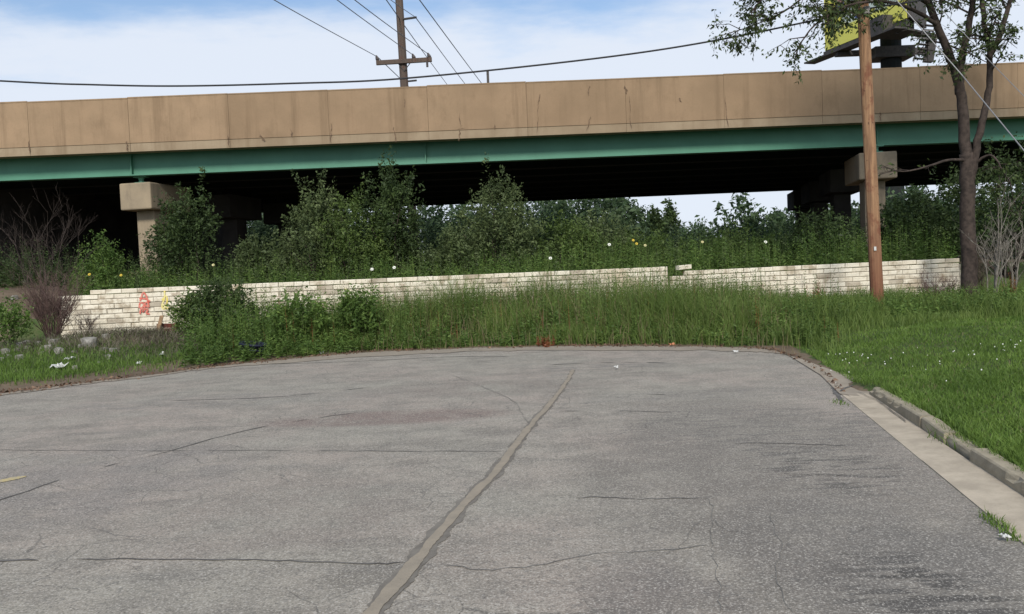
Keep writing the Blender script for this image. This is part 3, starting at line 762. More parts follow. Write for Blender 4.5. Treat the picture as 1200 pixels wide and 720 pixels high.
# graffiti
def strokes(root, A, dirv, slope, lists, mat, wd):
    mb = MB(); nrm = Vector((dirv.y, -dirv.x, 0))
    for li, pl in enumerate(lists):
        pts = [at(px, py, A.y + 0.12) for px, py in pl]
        Q = spline(pts, 6)
        for a, b in zip(Q, Q[1:]):
            pa = []
            t = (b - a); t.normalize(); s = t.cross(nrm).normalized() * wd / 2
            off = lambda p: A + dirv * ((p - A).dot(dirv)) * 1 + Vector((0, 0, p.z - A.z)) + nrm * (0.018 + 0.0006 * li)
            bidx = len(mb.V); mb.V += [tuple(off(a) + s), tuple(off(a) - s), tuple(off(b) - s), tuple(off(b) + s)]
            mb.F.append((bidx, bidx + 1, bidx + 2, bidx + 3))
    me = mb.mesh('graffiti', mat); M = Matrix.Rotation(-wl.rotation_euler.z, 4, 'Z') @ Matrix.Translation(-Vector(root.location)); me.transform(M)
    o = bpy.data.objects.new('graffiti', me); COL.objects.link(o); o.parent = root; return o
g1 = strokes(wl, A1, d1, s1, [[(165, 353), (167, 346), (169, 343), (172, 347), (174, 353)], [(164, 350), (169, 350), (174, 351)],
                         [(164, 361), (165, 355), (169, 356), (168, 360), (165, 361)], [(170, 361), (171, 355), (175, 354), (176, 352)], [(170, 357), (175, 360), (174, 355)],
                         [(165, 368), (166, 362), (169, 363), (168, 366), (171, 362), (174, 363), (172, 367), (176, 368)]], 'paint_red', 0.042)
g2_ = strokes(wl, A1, d1, s1, [[(193, 341), (193, 350), (190, 358), (192, 363)], [(190, 352), (195, 347), (196, 355), (192, 362), (198, 361)], [(191, 357), (196, 360)]], 'paint_yellow', 0.04)

# ------------------------------------------------------------------ leaves and stems
def rand_dir(n, up=0.0, rng=RNG):
    d = rng.normal(size=(n, 3)); d[:, 2] += up; return d / np.linalg.norm(d, axis=1, keepdims=True)
def leaf_quads(p, d, Ln, Wd, rng=RNG, droop=0.15):
    """p, d (n,3); Ln, Wd (n,). returns V (n*4,3), F (n,4)"""
    n = len(p); s = np.cross(d, rand_dir(n, 0.4, rng)); s /= np.linalg.norm(s, axis=1, keepdims=True) + 1e-9
    Ln = Ln[:, None]; Wd = Wd[:, None]; dn = np.zeros((n, 3)); dn[:, 2] = -1
    a = p; b = p + d * Ln * 0.45 + s * Wd * 0.5; c = p + d * Ln + dn * Ln * droop; e = p + d * Ln * 0.45 - s * Wd * 0.5
    V = np.stack([a, b, c, e], 1).reshape(-1, 3)
    return V, np.arange(4 * n).reshape(-1, 4)
def blades(x, y, z, h, wdt, bend, rng=RNG):
    """grass blades: two quads each, tapering; returns V, F"""
    n = len(x); az = rng.uniform(0, 2 * np.pi, n); ba = rng.uniform(0, 2 * np.pi, n)
    sx = np.cos(az) * wdt / 2; sy = np.sin(az) * wdt / 2
    bx = np.cos(ba) * bend * h; by = np.sin(ba) * bend * h
    lv = []
    for t, wk, bk in ((0, 1.0, 0), (0.55, 0.8, 0.30), (1.0, 0.12, 1.0)):
        cx = x + bx * bk; cy = y + by * bk; cz = z + h * (t - 0.25 * bend * bk)
        lv.append(np.stack([cx + sx * wk, cy + sy * wk, cz], -1)); lv.append(np.stack([cx - sx * wk, cy - sy * wk, cz], -1))
    V = np.stack(lv, 1).reshape(-1, 3); b = np.arange(n)[:, None] * 6
    F = np.concatenate([b + np.array([[0, 1, 3, 2]]), b + np.array([[2, 3, 5, 4]])], 1).reshape(-1, 4)
    return V, F
def join(parts):
    Vs = []; Fs = []; o = 0
    for V, F in parts: Vs.append(V); Fs.append(F + o); o += len(V)
    return np.concatenate(Vs), np.concatenate(Fs)
def stalks(x, y, z, h, nl, L0, W0, rng=RNG, elev=0.35, lean=0.12):
    """upright leafy weeds: a thin stem with nl leaves each; returns V,F"""
    n = len(x); ba = rng.uniform(0, 2 * np.pi, n); bend = rng.uniform(0, lean, n)
    V1, F1 = blades(x, y, z, h, np.full(n, 0.012), bend * 0.0 + 0.02, rng)
    t = np.tile((np.arange(nl) + 0.5) / nl, (n, 1)) * 0.92 + 0.08 + rng.uniform(-.02, .02, (n, nl))
    az = rng.uniform(0, 2 * np.pi, (n, 1)) + np.arange(nl)[None] * 2.4 + rng.uniform(-.4, .4, (n, nl))
    px = x[:, None] + np.cos(ba)[:, None] * bend[:, None] * h[:, None] * t ** 2; py = y[:, None] + np.sin(ba)[:, None] * bend[:, None] * h[:, None] * t ** 2
    pz = z[:, None] + h[:, None] * t
    e = elev + 0.5 * t + rng.uniform(-.25, .25, (n, nl))
    d = np.stack([np.cos(az) * np.cos(e), np.sin(az) * np.cos(e), np.sin(e)], -1).reshape(-1, 3)
    Ln = (L0 * (1.05 - 0.65 * t) * rng.uniform(.7, 1.25, (n, nl))).ravel()
    V2, F2 = leaf_quads(np.stack([px, py, pz], -1).reshape(-1, 3), d, Ln, Ln * W0 / L0, rng, 0.25)
    return join([(V1, F1), (V2, F2)])
def per_leaf_var(F, rng=RNG): return np.clip(rng.normal(0.45, 0.28, len(F)), 0, 1)

def crown_points(c, rx, rz, m, rng, top_bias=0.0, hollow=0.35, lump=0.9, seed=0.0, cone=0.0):
    """twig roots spread through an uneven crown"""
    pts = []
    while len(pts) < m:
        d = rng.normal(size=3); d /= np.linalg.norm(d)
        r = rng.uniform(hollow ** 3, 1) ** (1 / 3)
        nz = mnoise.noise(Vector((d[0] * 1.7 + seed, d[1] * 1.7, d[2] * 1.7 + seed * .7)))
        r *= 0.82 + lump * 0.55 * nz
        p = np.array([d[0] * rx * r, d[1] * rx * r, d[2] * rz * r])
        if cone: 
            k = 1 - cone * np.clip((p[2] / rz + 1) / 2, 0, 1); p[0] *= k; p[1] *= k
        if mnoise.noise(Vector((p[0] / rx * 2.6 + seed * 3, p[1] / rx * 2.6, p[2] / rz * 2.6 + seed))) < -0.22: continue
        pts.append(c + p)
    return np.array(pts)
def shrub(name, base, h, rx, m, nl, leaf, mat, label, cat, group=None, seed=0, twig=0.32, cone=0.0, bark='bark', low=0.12, stems=9, hollow=0.3, lump=0.9, trunk_r=None, lobes=0):
    rng = np.random.default_rng(seed + 100); base = Vector(base)
    rz = h * (1 - low) / 2; c = np.array([base.x, base.y, base.z + h * low + rz])
    if lobes:
        Ps = []
        for q in range(lobes):
            hq = h * (1.0 if q == 0 else rng.uniform(.52, .90)); rq_ = rx * (0.72 if q == 0 else rng.uniform(.36, .58)); oq = rng.normal(size=2); oq *= (0.12 if q == 0 else rng.uniform(.45, .78)) * rx / np.linalg.norm(oq); oq[1] *= .6
            zq = hq * (1 - low) / 2; Ps.append(crown_points(np.array([base.x + oq[0], base.y + oq[1], base.z + hq * low + zq * .96]), rq_, zq * .96, max(20, int(m * (.42 if q == 0 else .66 / (lobes - 1)))), rng, hollow=hollow, seed=seed * 1.37 + q * 2.1, cone=cone * .5, lump=lump))
        P = np.concatenate(Ps); m = len(P)
    else: P = crown_points(c, rx, rz, m, rng, hollow=hollow, seed=seed * 1.37, cone=cone, lump=lump)
    out = P - (c - np.array([0, 0, rz * 0.7])); out /= np.linalg.norm(out, axis=1, keepdims=True)
    td = out * 0.55 + np.array([0, 0, 0.45]) + rand_dir(m, 0.3, rng) * 0.55; td /= np.linalg.norm(td, axis=1, keepdims=True)
    tl = twig * rng.uniform(.6, 1.4, m)
    t = rng.uniform(0, 1, (m, nl))
    lp = P[:, None] + td[:, None] * (tl[:, None] * t)[..., None] + rng.normal(size=(m, nl, 3)) * leaf * 0.35
    ld = td[:, None] * 0.5 + rand_dir(m * nl, 0.1, rng).reshape(m, nl, 3); ld /= np.linalg.norm(ld, axis=2, keepdims=True)
    Ln = leaf * rng.uniform(.5, 1.6, m * nl) * np.repeat(rng.uniform(.7, 1.35, m), nl)
    V, F = leaf_quads(lp.reshape(-1, 3), ld.reshape(-1, 3), Ln, Ln * 0.42, rng)
    var = np.repeat(np.clip(rng.normal(.45, .34, m), 0, 1), nl) * 0.75 + rng.uniform(0, .25, m * nl)
    root = empty(name, base, label, cat, group)
    put('crown', mesh_np('crown', V, F, mat, var), root)
    mb = MB(); r0 = trunk_r or max(0.012, h * 0.010)
    for i in range(stems):
        q = Vector(P[int(rng.integers(m))]); b0 = base + Vector((rng.uniform(-.1, .1) * rx, rng.uniform(-.1, .1) * rx, -0.05))
        if trunk_r: 
            fork = base + Vector((0, 0, h * (low + 0.12) * rng.uniform(.8, 1.3))); mid = fork.lerp(q, 0.5) + Vector((0, 0, h * 0.04))
            mb.tube([b0, fork, mid, q], [r0, r0 * 0.7, r0 * 0.35, r0 * 0.08], 6)
        else:
            mid = b0.lerp(q, 0.5) + Vector((rng.uniform(-.1, .1) * rx, 0, h * 0.08)); mb.tube([b0, mid, q], [r0, r0 * 0.6, r0 * 0.15], 5)
    put('trunk', mb.mesh('trunk', bark, True), root)
    return root

# shrubs on the bank behind the wall
def bank_shrub(px, top, hw, d, m0, leaf, mat, label, seed, cat='shrub', cone=0.35, lump=1.1, hollow=.2, twig=.40):
    b = at(px, 312, d); b.z = tz(b.x, b.y); t = at(px, top, d); m = int(m0 * 1.7)
    return shrub('shrub', b, (t.z - b.z) * 1.03, hw * d / 1000 * 1.45, m, 16, leaf, mat, label, cat, 'shrubs growing under the bridge', seed, cone=cone, low=0.03, lump=lump, hollow=hollow, twig=twig, lobes=5)
bank_shrub(232, 207, 38, 25.4, 330, .085, 'leaf_dark', 'narrow dark shrub just right of the left bridge pier', 1, cone=.5)
bank_shrub(370, 201, 34, 25.6, 420, .08, 'leaf_shrub_grey', 'tall feathery grey-green shrub left of the tallest shrub, touching the girder', 3, cone=.4)
bank_shrub(412, 214, 26, 25.0, 260, .08, 'leaf_shrub', 'slim green shrub squeezed between the two tallest shrubs', 4)
bank_shrub(465, 187, 35, 25.3, 620, .085, 'leaf_dark', 'tallest dense dark shrub, reaching the girder below the far utility pole', 5, cone=.35)
bank_shrub(526, 268, 24, 24.9, 240, .08, 'leaf_shrub_grey', 'low olive shrub between the tallest shrub and its right neighbour', 6)
bank_shrub(584, 194, 36, 25.8, 470, .085, 'leaf_shrub_grey', 'broad dark shrub rising into the girder at the middle of the bridge', 7, cone=.4)
bank_shrub(652, 256, 34, 25.6, 260, .08, 'leaf_shrub', 'rounded green shrub at the left of the bright opening under the bridge', 8)
bank_shrub(700, 246, 38, 27.0, 240, .085, 'leaf_shrub_grey', 'grey-green shrub under the far bridge edge, left of the sky gap', 9)
bank_shrub(866, 272, 46, 26.5, 260, .085, 'leaf_shrub', 'wide green shrub below the right half of the sky gap', 10)
bank_shrub(965, 250, 36, 25.4, 260, .08, 'leaf_dark', 'dark shrub in front of the shaded pier, left of the wooden pole', 11)
bank_shrub(1082, 222, 42, 26.0, 380, .09, 'leaf_dark', 'dark leafy shrub between the wooden pole and the big tree', 12)
bank_shrub(1180, 150, 52, 24.6, 520, .09, 'leaf_dark', 'tall dark tangle of leaves behind the big tree at the right edge', 13, cone=.1)
bank_shrub(300, 278, 24, 25.0, 220, .08, 'leaf_shrub_grey', 'small grey-green shrub left of the feathery tall shrub', 14)
bank_shrub(125, 278, 22, 24.4, 160, .07, 'leaf_weed', 'small bright weedy shrub under the left pier cap', 15, cone=.5)
bank_shrub(770, 278, 40, 26.0, 220, .08, 'leaf_shrub', 'low green shrub under the sky gap', 16)

# weedy belt on the bank behind the wall: uncountable stalks
def scatter_px(n, px0, px1, d0, d1, rng=RNG):
    d = rng.uniform(d0, d1, n); px = rng.uniform(px0, px1, n); x = (px - 600) / 1000 * d * 1.004; return x, d, px
n = 3600; x, y, px = scatter_px(n, 84, 1120, 22.9, 27.5); y = np.maximum(y, wall_y(x) + 0.4)
z = terrain(x, y); h = (0.45 + 0.95 * RNG.random(n)) * (0.8 + 0.35 * vnoise(x, y, 1.2, 3)) * (0.75 + 0.25 * sstep(22.8, 25, y))
h *= 1.0 + 0.25 * sstep(500, 700, px)
V, F = stalks(x, y, z, np.maximum(h, .25), 20, 0.16, 0.045)
tag(put('weeds', mesh_np('weeds', V, F, 'leaf_weed', per_leaf_var(F))), 'leafy green weeds covering the bank between the wall and the bridge', 'weeds', kind='stuff')
n = 2200; x, y, px = scatter_px(n, -120, 1120, 26, 31); z = terrain(x, y); h = RNG.uniform(.7, 1.9, n) * (0.8 + .3 * vnoise(x, y, .9, 6))
V, F = stalks(x, y, z, np.maximum(h, .3), 22, 0.2, 0.06)
tag(put('weeds', mesh_np('weeds', V, F, 'leaf_dark', per_leaf_var(F))), 'dark weeds at the foot of the bridge piers', 'weeds', kind='stuff')

for (cn_, mt_, lo_, hi_, L_, W_, lb_) in ((520, 'grass_tall', .6, 1.5, .17, .03, 'yellow-green stalks among the weeds on the bank'), (420, 'leaf_shrub_grey', .7, 1.7, .15, .05, 'grey-green stalks among the weeds on the bank')):
    x, y, px = scatter_px(cn_, 90, 1115, 22.9, 26.5); y = np.maximum(y, wall_y(x) + .35); h = RNG.uniform(lo_, hi_, cn_) * (.75 + .4 * vnoise(x, y, .9, 11)); V, F = stalks(x, y, terrain(x, y), np.maximum(h, .3), 22, L_, W_)
    tag(put('bank_weeds', mesh_np('bank_weeds', V, F, mt_, per_leaf_var(F))), lb_, 'weeds', kind='stuff')
# far trees seen through the bridge opening
ft = [(530, 222, 60, 62, 'leaf_far'), (615, 196, 66, 66, 'leaf_far'), (685, 198, 58, 60, 'leaf_far'), (732, 220, 24, 72, 'leaf_far'), (770, 238, 14, 95, 'leaf_dark'), (789, 236, 9, 110, 'leaf_dark'), (880, 222, 34, 58, 'leaf_far'),
      (918, 246, 20, 74, 'leaf_far'), (815, 264, 36, 80, 'leaf_far'), (985, 236, 50, 66, 'leaf_far'), (1075, 214, 55, 60, 'leaf_far'), (430, 212, 60, 68, 'leaf_far'), (340, 232, 50, 64, 'leaf_far'), (1180, 215, 60, 64, 'leaf_far')]
ftl = ['pale green tree far behind the second and third tall shrubs', 'pale tree under the bridge behind the rounded green shrub', 'pale green tree at the left edge of the sky gap', 'small hazy tree bordering the sky gap on its left', 'rounded dark tree silhouetted in the middle of the sky gap',
       'small dark upright tree at the right of the silhouetted pair in the sky gap', 'loose leafy pale tree filling the right side of the sky gap', 'small pale tree beside the shaded right pier', 'low pale tree at the bottom of the sky gap',
       'pale tree behind the wooden pole under the bridge', 'pale tree showing below the bridge between pole and big tree', 'far tree glimpsed behind the tallest dark shrub', 'far tree glimpsed behind the feathery grey-green shrub', 'far tree behind the tangle at the right edge']
for i, (px, top, hw, d, mt) in enumerate(ft):
    b = at(px, 305, d); b.z = tz(b.x, b.y); t = at(px, top, d)
    shrub('far_tree', b, t.z - b.z, hw * d / 1000 * 1.2, 190 if i == 6 else 520, 10, 0.36 if d < 90 else .45, mt, ftl[i], 'tree', 'trees beyond the bridge', 40 + i, twig=.9, low=.06, stems=7, trunk_r=.14, hollow=.2, lump=.8, lobes=5)
n = 4200; x, y, px = scatter_px(n, 150, 1240, 52, 60); z = terrain(x, y); h = RNG.uniform(1.6, 3.9, n) * (0.85 + .3 * vnoise(x, y, .5, 3)) * (0.80 + .75 * sstep(750, 700, px) + .45 * sstep(910, 950, px))
V, F = stalks(x, y, z, h, 14, 0.55, 0.20)
tag(put('undergrowth', mesh_np('undergrowth', V, F, 'leaf_far', per_leaf_var(F))), 'pale undergrowth along the far side of the bridge', 'undergrowth', kind='stuff')

# ------------------------------------------------------------------ weeds and tall grass in front of the wall
def belt(n, px0, px1, lo=0.0, hi=1.0, rng=RNG):
    px = rng.uniform(px0, px1, n); ex = np.array([p[0] for p in EDGE_PX]); ey = np.array([g2(*p)[1] for p in EDGE_PX])
    y0 = np.interp(px, ex, ey) + 0.15; x = (px - 600) / 1000 * y0
    y1 = wall_y((px - 600) / 1000 * 22.3) - 0.12
    y = y0 + (y1 - y0) * rng.uniform(lo, hi, n); x = (px - 600) / 1000 * y
    return x, y, px
def prof(px, pts): a = np.array(pts, float); return np.interp(px, a[:, 0], a[:, 1])
HT = [(180, .35), (230, .9), (310, .9), (330, .72), (400, .75), (440, .9), (480, 1.08), (540, .86), (600, .95), (660, 1.08), (720, 1.18), (780, 1.02), (850, .95), (900, .72), (930, .5), (960, .42), (1050, .5), (1120, .6), (1200, .6)]
ramp_in = lambda y, px: 0.30 + 0.70 * sstep(0.1, 2.2, y - np.interp(px, [p[0] for p in EDGE_PX], [g2(*p)[1] for p in EDGE_PX]))
# tall grass
n = 34000; x, y, px = belt(n, 330, 1010 ); z = terrain(x, y)
clump = 0.62 + 0.42 * vnoise(x, y, 1.6, 8) + 0.45 * vnoise(x, y, .55, 2)
pd_, _ = poly_dist(x, y, PV); h = prof(px, HT) * clump * RNG.uniform(.55, 1.25, n) * ramp_in(y, px) * 1.42
keep = RNG.random(n) < (0.25 + 0.75 * sstep(380, 560, px)) * sstep(1010, 930, px)
keep &= pd_ > .3 + .35 * sstep(860, 930, px)
Vg, Fg = blades(x[keep], y[keep], z[keep] - .02, np.maximum(h[keep], .10), RNG.uniform(.007, .017, keep.sum()), RNG.uniform(.05, .8, keep.sum()))
tag(put('tall_grass', mesh_np('tall_grass', Vg, Fg, 'grass_tall', np.repeat(np.clip(RNG.normal(.45, .28, keep.sum()) + .35 * vnoise(x[keep], y[keep], .8, 13), 0, 1), 2))), 'tall green grass growing between the road end and the wall', 'grass', kind='stuff')
n = 1700; x, y, px = belt(n, 420, 940); z = terrain(x, y); h = prof(px, HT) * RNG.uniform(.6, 1.3, n) * ramp_in(y, px)
V, F = blades(x, y, z, np.maximum(h, .1), RNG.uniform(.008, .014, n), RNG.uniform(.05, .3, n))
tag(put('dry_grass', mesh_np('dry_grass', V, F, 'grass_dry', np.repeat(RNG.random(n), 2))), 'dry straw-coloured stalks among the tall grass', 'grass', kind='stuff')
# leafy weeds
n = 3600; x, y, px = belt(n, 190, 1000); z = terrain(x, y)
h = prof(px, HT) * RNG.uniform(.5, 1.15, n) * ramp_in(y, px) * 1.3 * (0.85 + .4 * vnoise(x, y, 1.1, 9))
keep = RNG.random(n) < (1 - 0.5 * sstep(430, 560, px)) * sstep(190, 250, px) * sstep(1000, 930, px)
pd_, _ = poly_dist(x, y, PV); keep &= pd_ > .3 + .5 * sstep(860, 930, px)
V, F = stalks(x[keep], y[keep], z[keep], np.maximum(h[keep], .15), 22, 0.14, 0.042)
tag(put('leafy_weeds', mesh_np('leafy_weeds', V, F, 'leaf_weed', per_leaf_var(F))), 'leafy dark green weeds along the end of the road', 'weeds', kind='stuff')
# tall uneven stalks of several kinds standing out of the grass and over the wall
for (cn_, mt_, lo_, hi_, nl_, L_, W_, lb_) in ((330, 'leaf_shrub', .9, 1.75, 26, .13, .03, 'tall dark stalks sticking out of the grass before the wall'), (260, 'grass_tall', .9, 1.6, 18, .11, .02, 'pale yellow-green seed stalks before the wall'), (150, 'leaf_rust', .5, 1.25, 16, .05, .02, 'reddish brown stalks scattered in the tall grass')):
    x, y, px = belt(cn_, 250, 990, .15, 1); cl_ = vnoise(x, y, 1.0, cn_) > -.25; x = x[cl_]; y = y[cl_]; px = px[cl_]; pd_, _ = poly_dist(x, y, PV); k_ = pd_ > .6; x = x[k_]; y = y[k_]; px = px[k_]
    V, F = stalks(x, y, terrain(x, y), RNG.uniform(lo_, hi_, len(x)) * (.65 + .35 * ramp_in(y, px)) * (1 - .35 * sstep(850, 950, px)), nl_, L_, W_)
    tag(put('weed_stalks', mesh_np('weed_stalks', V, F, mt_, per_leaf_var(F))), lb_, 'weeds', kind='stuff')
# rank grass at the foot of the pole and tree
n = 20000; px = RNG.uniform(905, 1330, n); d = RNG.uniform(16.6, 22.8, n); x = (px - 600) / 1000 * d; y = d
dd_, _ = poly_dist(x, y, PV); z = terrain(x, y); s_ = sstep(15.6, 18.6, y + 0.6 * vnoise(x, y, .7, 3)) 
h = (0.10 + 0.50 * s_) * RNG.uniform(.5, 1.2, n) * (0.8 + .45 * vnoise(x, y, 1.1, 5)); k_ = dd_ > .15
V, F = blades(x[k_], y[k_], z[k_] - .02, np.maximum(h[k_], .06), RNG.uniform(.009, .018, k_.sum()), RNG.uniform(.1, .55, k_.sum()))
tag(put('rank_grass', mesh_np('rank_grass', V, F, 'grass_tall', np.repeat(np.clip(RNG.normal(.4, .28, k_.sum()), 0, 1), 2))), 'rank knee-high grass around the wooden pole and the tree', 'grass', kind='stuff')
n = 900; px = RNG.uniform(905, 1260, n); d = RNG.uniform(17.6, 22.6, n); x = (px - 600) / 1000 * d; y = d; dd_, _ = poly_dist(x, y, PV); k_ = dd_ > .3; z = terrain(x, y)
V, F = stalks(x[k_], y[k_], z[k_], RNG.uniform(.2, .6, k_.sum()), 16, .14, .05)
tag(put('leafy_weeds', mesh_np('leafy_weeds', V, F, 'leaf_weed', per_leaf_var(F))), 'leafy weeds in the rank grass left and right of the pole', 'weeds', kind='stuff')

# ------------------------------------------------------------------ lawn
def lawn_pts(n, rng=RNG):
    # denser near the camera
    t = rng.random(n); y = 3.2 + (18.6 - 3.2) * t ** 1.35; s = rng.random(n)
    line = KRB_A.x + (y - KRB_A.y) * (rdir.x / rdir.y)
    xr = 0.74 * y + 1.2; x0 = np.where(y < KRB_A.y, line + 0.13, np.minimum(line, 5.2 + 0 * y))
    x = x0 + (xr - x0) * s; return x, y
n = 120000; x, y = lawn_pts(n); dd_, _ = poly_dist(x, y, PV); k_ = dd_ > 0.005; x = x[k_]; y = y[k_]; dd_ = dd_[k_]; n = len(x); z = terrain(x, y)
h = RNG.uniform(.045, .105, n) * (0.9 + .45 * vnoise(x, y, 1.3, 2)) * (1 + .5 * sstep(.35, 0, dd_) * RNG.random(n))
V, F = blades(x, y, z - .01, np.maximum(h, .03), RNG.uniform(.004, .009, n) * (1 + .05 * y), RNG.uniform(.2, .9, n))
var = np.clip(RNG.normal(.45, .26, n) + .30 * vnoise(x, y, .8, 7) + .2 * vnoise(x, y, 3.1, 1), 0, 1)
tag(put('lawn_grass', mesh_np('lawn_grass', V, F, 'grass_lawn', np.repeat(var, 2))), 'mown green lawn grass beside the kerb', 'grass', kind='stuff')
n = 5000; x, y = lawn_pts(n); dd_, _ = poly_dist(x, y, PV); k_ = (dd_ > .01) & (RNG.random(n) < .3 + .7 * (vnoise(x, y, .9, 17) > .1)); x = x[k_]; y = y[k_]; n = len(x)
V, F = blades(x, y, terrain(x, y), RNG.uniform(.03, .09, n), RNG.uniform(.004, .009, n), RNG.uniform(.3, 1.2, n))
tag(put('dead_lawn_grass', mesh_np('dead_lawn_grass', V, F, 'grass_dry', np.repeat(RNG.random(n), 2))), 'dead straw blades mixed into the lawn', 'grass', kind='stuff')
# clover heads in the lawn
mb = MB(); rc = random.Random(4)
for i in range(48):
    pxx = rc.choice([rc.gauss(1000, 18), rc.gauss(1090, 45), rc.gauss(1170, 40), rc.uniform(980, 1200)]); pyy = rc.choice([rc.gauss(424, 7), rc.gauss(412, 3), rc.gauss(413, 3), rc.uniform(405, 440)])
    p = gnd(pxx, pyy, .2)
    if float(lawn_side(p.x, p.y)) < .2 and p.y < KRB_A.y + .5: continue
    z0 = tz(p.x, p.y) + rc.uniform(.07, .12); r_ = rc.uniform(.004, .010)
    mb.tube([(p.x, p.y, z0 - r_), (p.x, p.y, z0 - r_ * .3), (p.x, p.y, z0 + r_ * .5), (p.x, p.y, z0 + r_)], [r_ * .5, r_, r_ * .9, r_ * .3], 6)
tag(put('clover_flowers', mb.mesh('clover', 'petal_white')), 'scattered small white clover heads in the lawn', 'clover', kind='stuff')
# grass verge on the left
n = 26000; px = RNG.uniform(-330, 265, n); yy = RNG.random(n); ex = [p[0] for p in EDGE_PX]; ey = [g2(*p)[1] for p in EDGE_PX]
y = np.interp(px, ex, ey) + 0.35 + yy * 4.6; x = (px - 600) / 1000 * y; z = terrain(x, y); dd_, _ = poly_dist(x, y, PV)
dens = sstep(.5, 1.2, dd_ + .35 * vnoise(x, y, 1.4, 1)) * (1 - .85 * np.exp(-((x + 8.4) / 3.2) ** 2 - ((y - 19.5) / 1.7) ** 2)); k_ = RNG.random(n) < dens; k_ &= (y < wall_y(x) - .15) | (x < WALL_L.x - .4)
V, F = blades(x[k_], y[k_], z[k_] - .01, RNG.uniform(.06, .2, k_.sum()), RNG.uniform(.008, .016, k_.sum()), RNG.uniform(.2, .8, k_.sum()))
tag(put('verge_grass', mesh_np('verge_grass', V, F, 'grass_lawn', np.repeat(np.clip(RNG.normal(.35, .28, k_.sum()), 0, 1), 2))), 'patchy short grass on the verge left of the road', 'grass', kind='stuff')
# sprouting tufts along kerb and gutter
mb_parts = []
cnt = 2600; tk = RNG.uniform(-.2, 12, cnt); ok_ = RNG.random(cnt) < .35 + .65 * (np.sin(tk * 2.3) + np.sin(tk * 5.1) > -.3); tk = tk[ok_]; cnt = len(tk); uk = RNG.normal(.14, .035, cnt)
xs = KRB_A.x + rdir.x * tk + rside.x * uk; ys = KRB_A.y + rdir.y * tk + rside.y * uk
mb_parts.append(blades(xs, ys, np.full(cnt, .09), RNG.uniform(.05, .12, cnt), RNG.uniform(.004, .008, cnt), RNG.uniform(.4, 1.3, cnt)))
for (pxx, pyy, r_, hh, cnt) in ((1105, 522, .10, .16, 160), (1120, 530, .10, .14, 140), (1062, 492, .07, .14, 110), (1040, 470, .09, .14, 120), (1162, 612, .05, .06, 70), (1175, 622, .05, .06, 60), (1186, 632, .04, .05, 50), (1140, 540, .05, .1, 60), (1165, 556, .04, .1, 60), (1020, 452, .12, .14, 90), (985, 474, .06, .05, 50)):
    p = gnd(pxx, pyy); a = RNG.normal(0, r_, (cnt, 2)) 
    off = rside * (.12 if pyy < 600 and pxx > 1030 else 0)
    xs = p.x + a[:, 0] * .6 + off.x; ys = p.y + a[:, 1] * 1.6; zz = np.maximum(terrain(xs, ys), 0.01)
    mb_parts.append(blades(xs, ys, zz, RNG.uniform(.4, 1, cnt) * hh, RNG.uniform(.005, .010, cnt), RNG.uniform(.2, .9, cnt)))
V, F = join(mb_parts)
tag(put('kerb_grass', mesh_np('kerb_grass', V, F, 'grass_lawn', per_leaf_var(F))), 'grass tufts spilling over the broken kerb and gutter edge', 'grass', kind='stuff')

# dead leaves and crumbs blown against the weeds
n = 2600; px = RNG.uniform(-150, 985, n); ex = [p[0] for p in EDGE_PX]; ey = [g2(*p)[1] for p in EDGE_PX]
y = np.interp(px, ex, ey) + RNG.normal(.12, .16, n); x = (px - 600) / 1000 * y; k_ = RNG.random(n) < .25 + .75 * (vnoise(x, y, .9, 4) > 0); x = x[k_]; y = y[k_]; n = len(x)
P_ = np.stack([x, y, np.maximum(terrain(x, y), .012) + RNG.uniform(.004, .03, n)], -1); D_ = rand_dir(n); D_[:, 2] *= .25; Ln = RNG.uniform(.03, .085, n)
V, F = leaf_quads(P_, D_, Ln, Ln * .6); tag(put('dead_leaves', mesh_np('dead_leaves', V, F, 'leaf_dead', RNG.random(len(F)))), 'brown dead leaves blown along the end of the road', 'leaves', kind='stuff')

# ------------------------------------------------------------------ front shrubs
def front_shrub(px, top, bot, hw, d, m, leaf, mat, label, seed, name='shrub', **kw):
    b = at(px, bot, d); b.z = tz(b.x, b.y); t = at(px, top, d)
    return shrub(name, b, t.z - b.z, hw * d / 1000, m, 14, leaf, mat, label, 'shrub', None, seed, low=.02, **kw)
front_shrub(262, 334, 398, 46, 20.6, 420, .075, 'leaf_dark', 'dense dark green bush against the wall left of the tall grass', 70, cone=.25)
front_shrub(225, 348, 395, 24, 20.4, 170, .07, 'leaf_shrub', 'smaller bush just right of the yellow graffiti', 71)
front_shrub(352, 350, 405, 42, 19.6, 300, .075, 'leaf_weed', 'bushy green growth above the dark blue tub', 72)
front_shrub(420, 338, 405, 40, 19.8, 280, .075, 'leaf_weed', 'leafy clump hiding the wall left of the tall grass', 73, cone=.4)
front_shrub(15, 355, 412, 24, 19.0, 200, .06, 'leaf_weed', 'low green bush at the left edge beside the reddish thicket', 74)

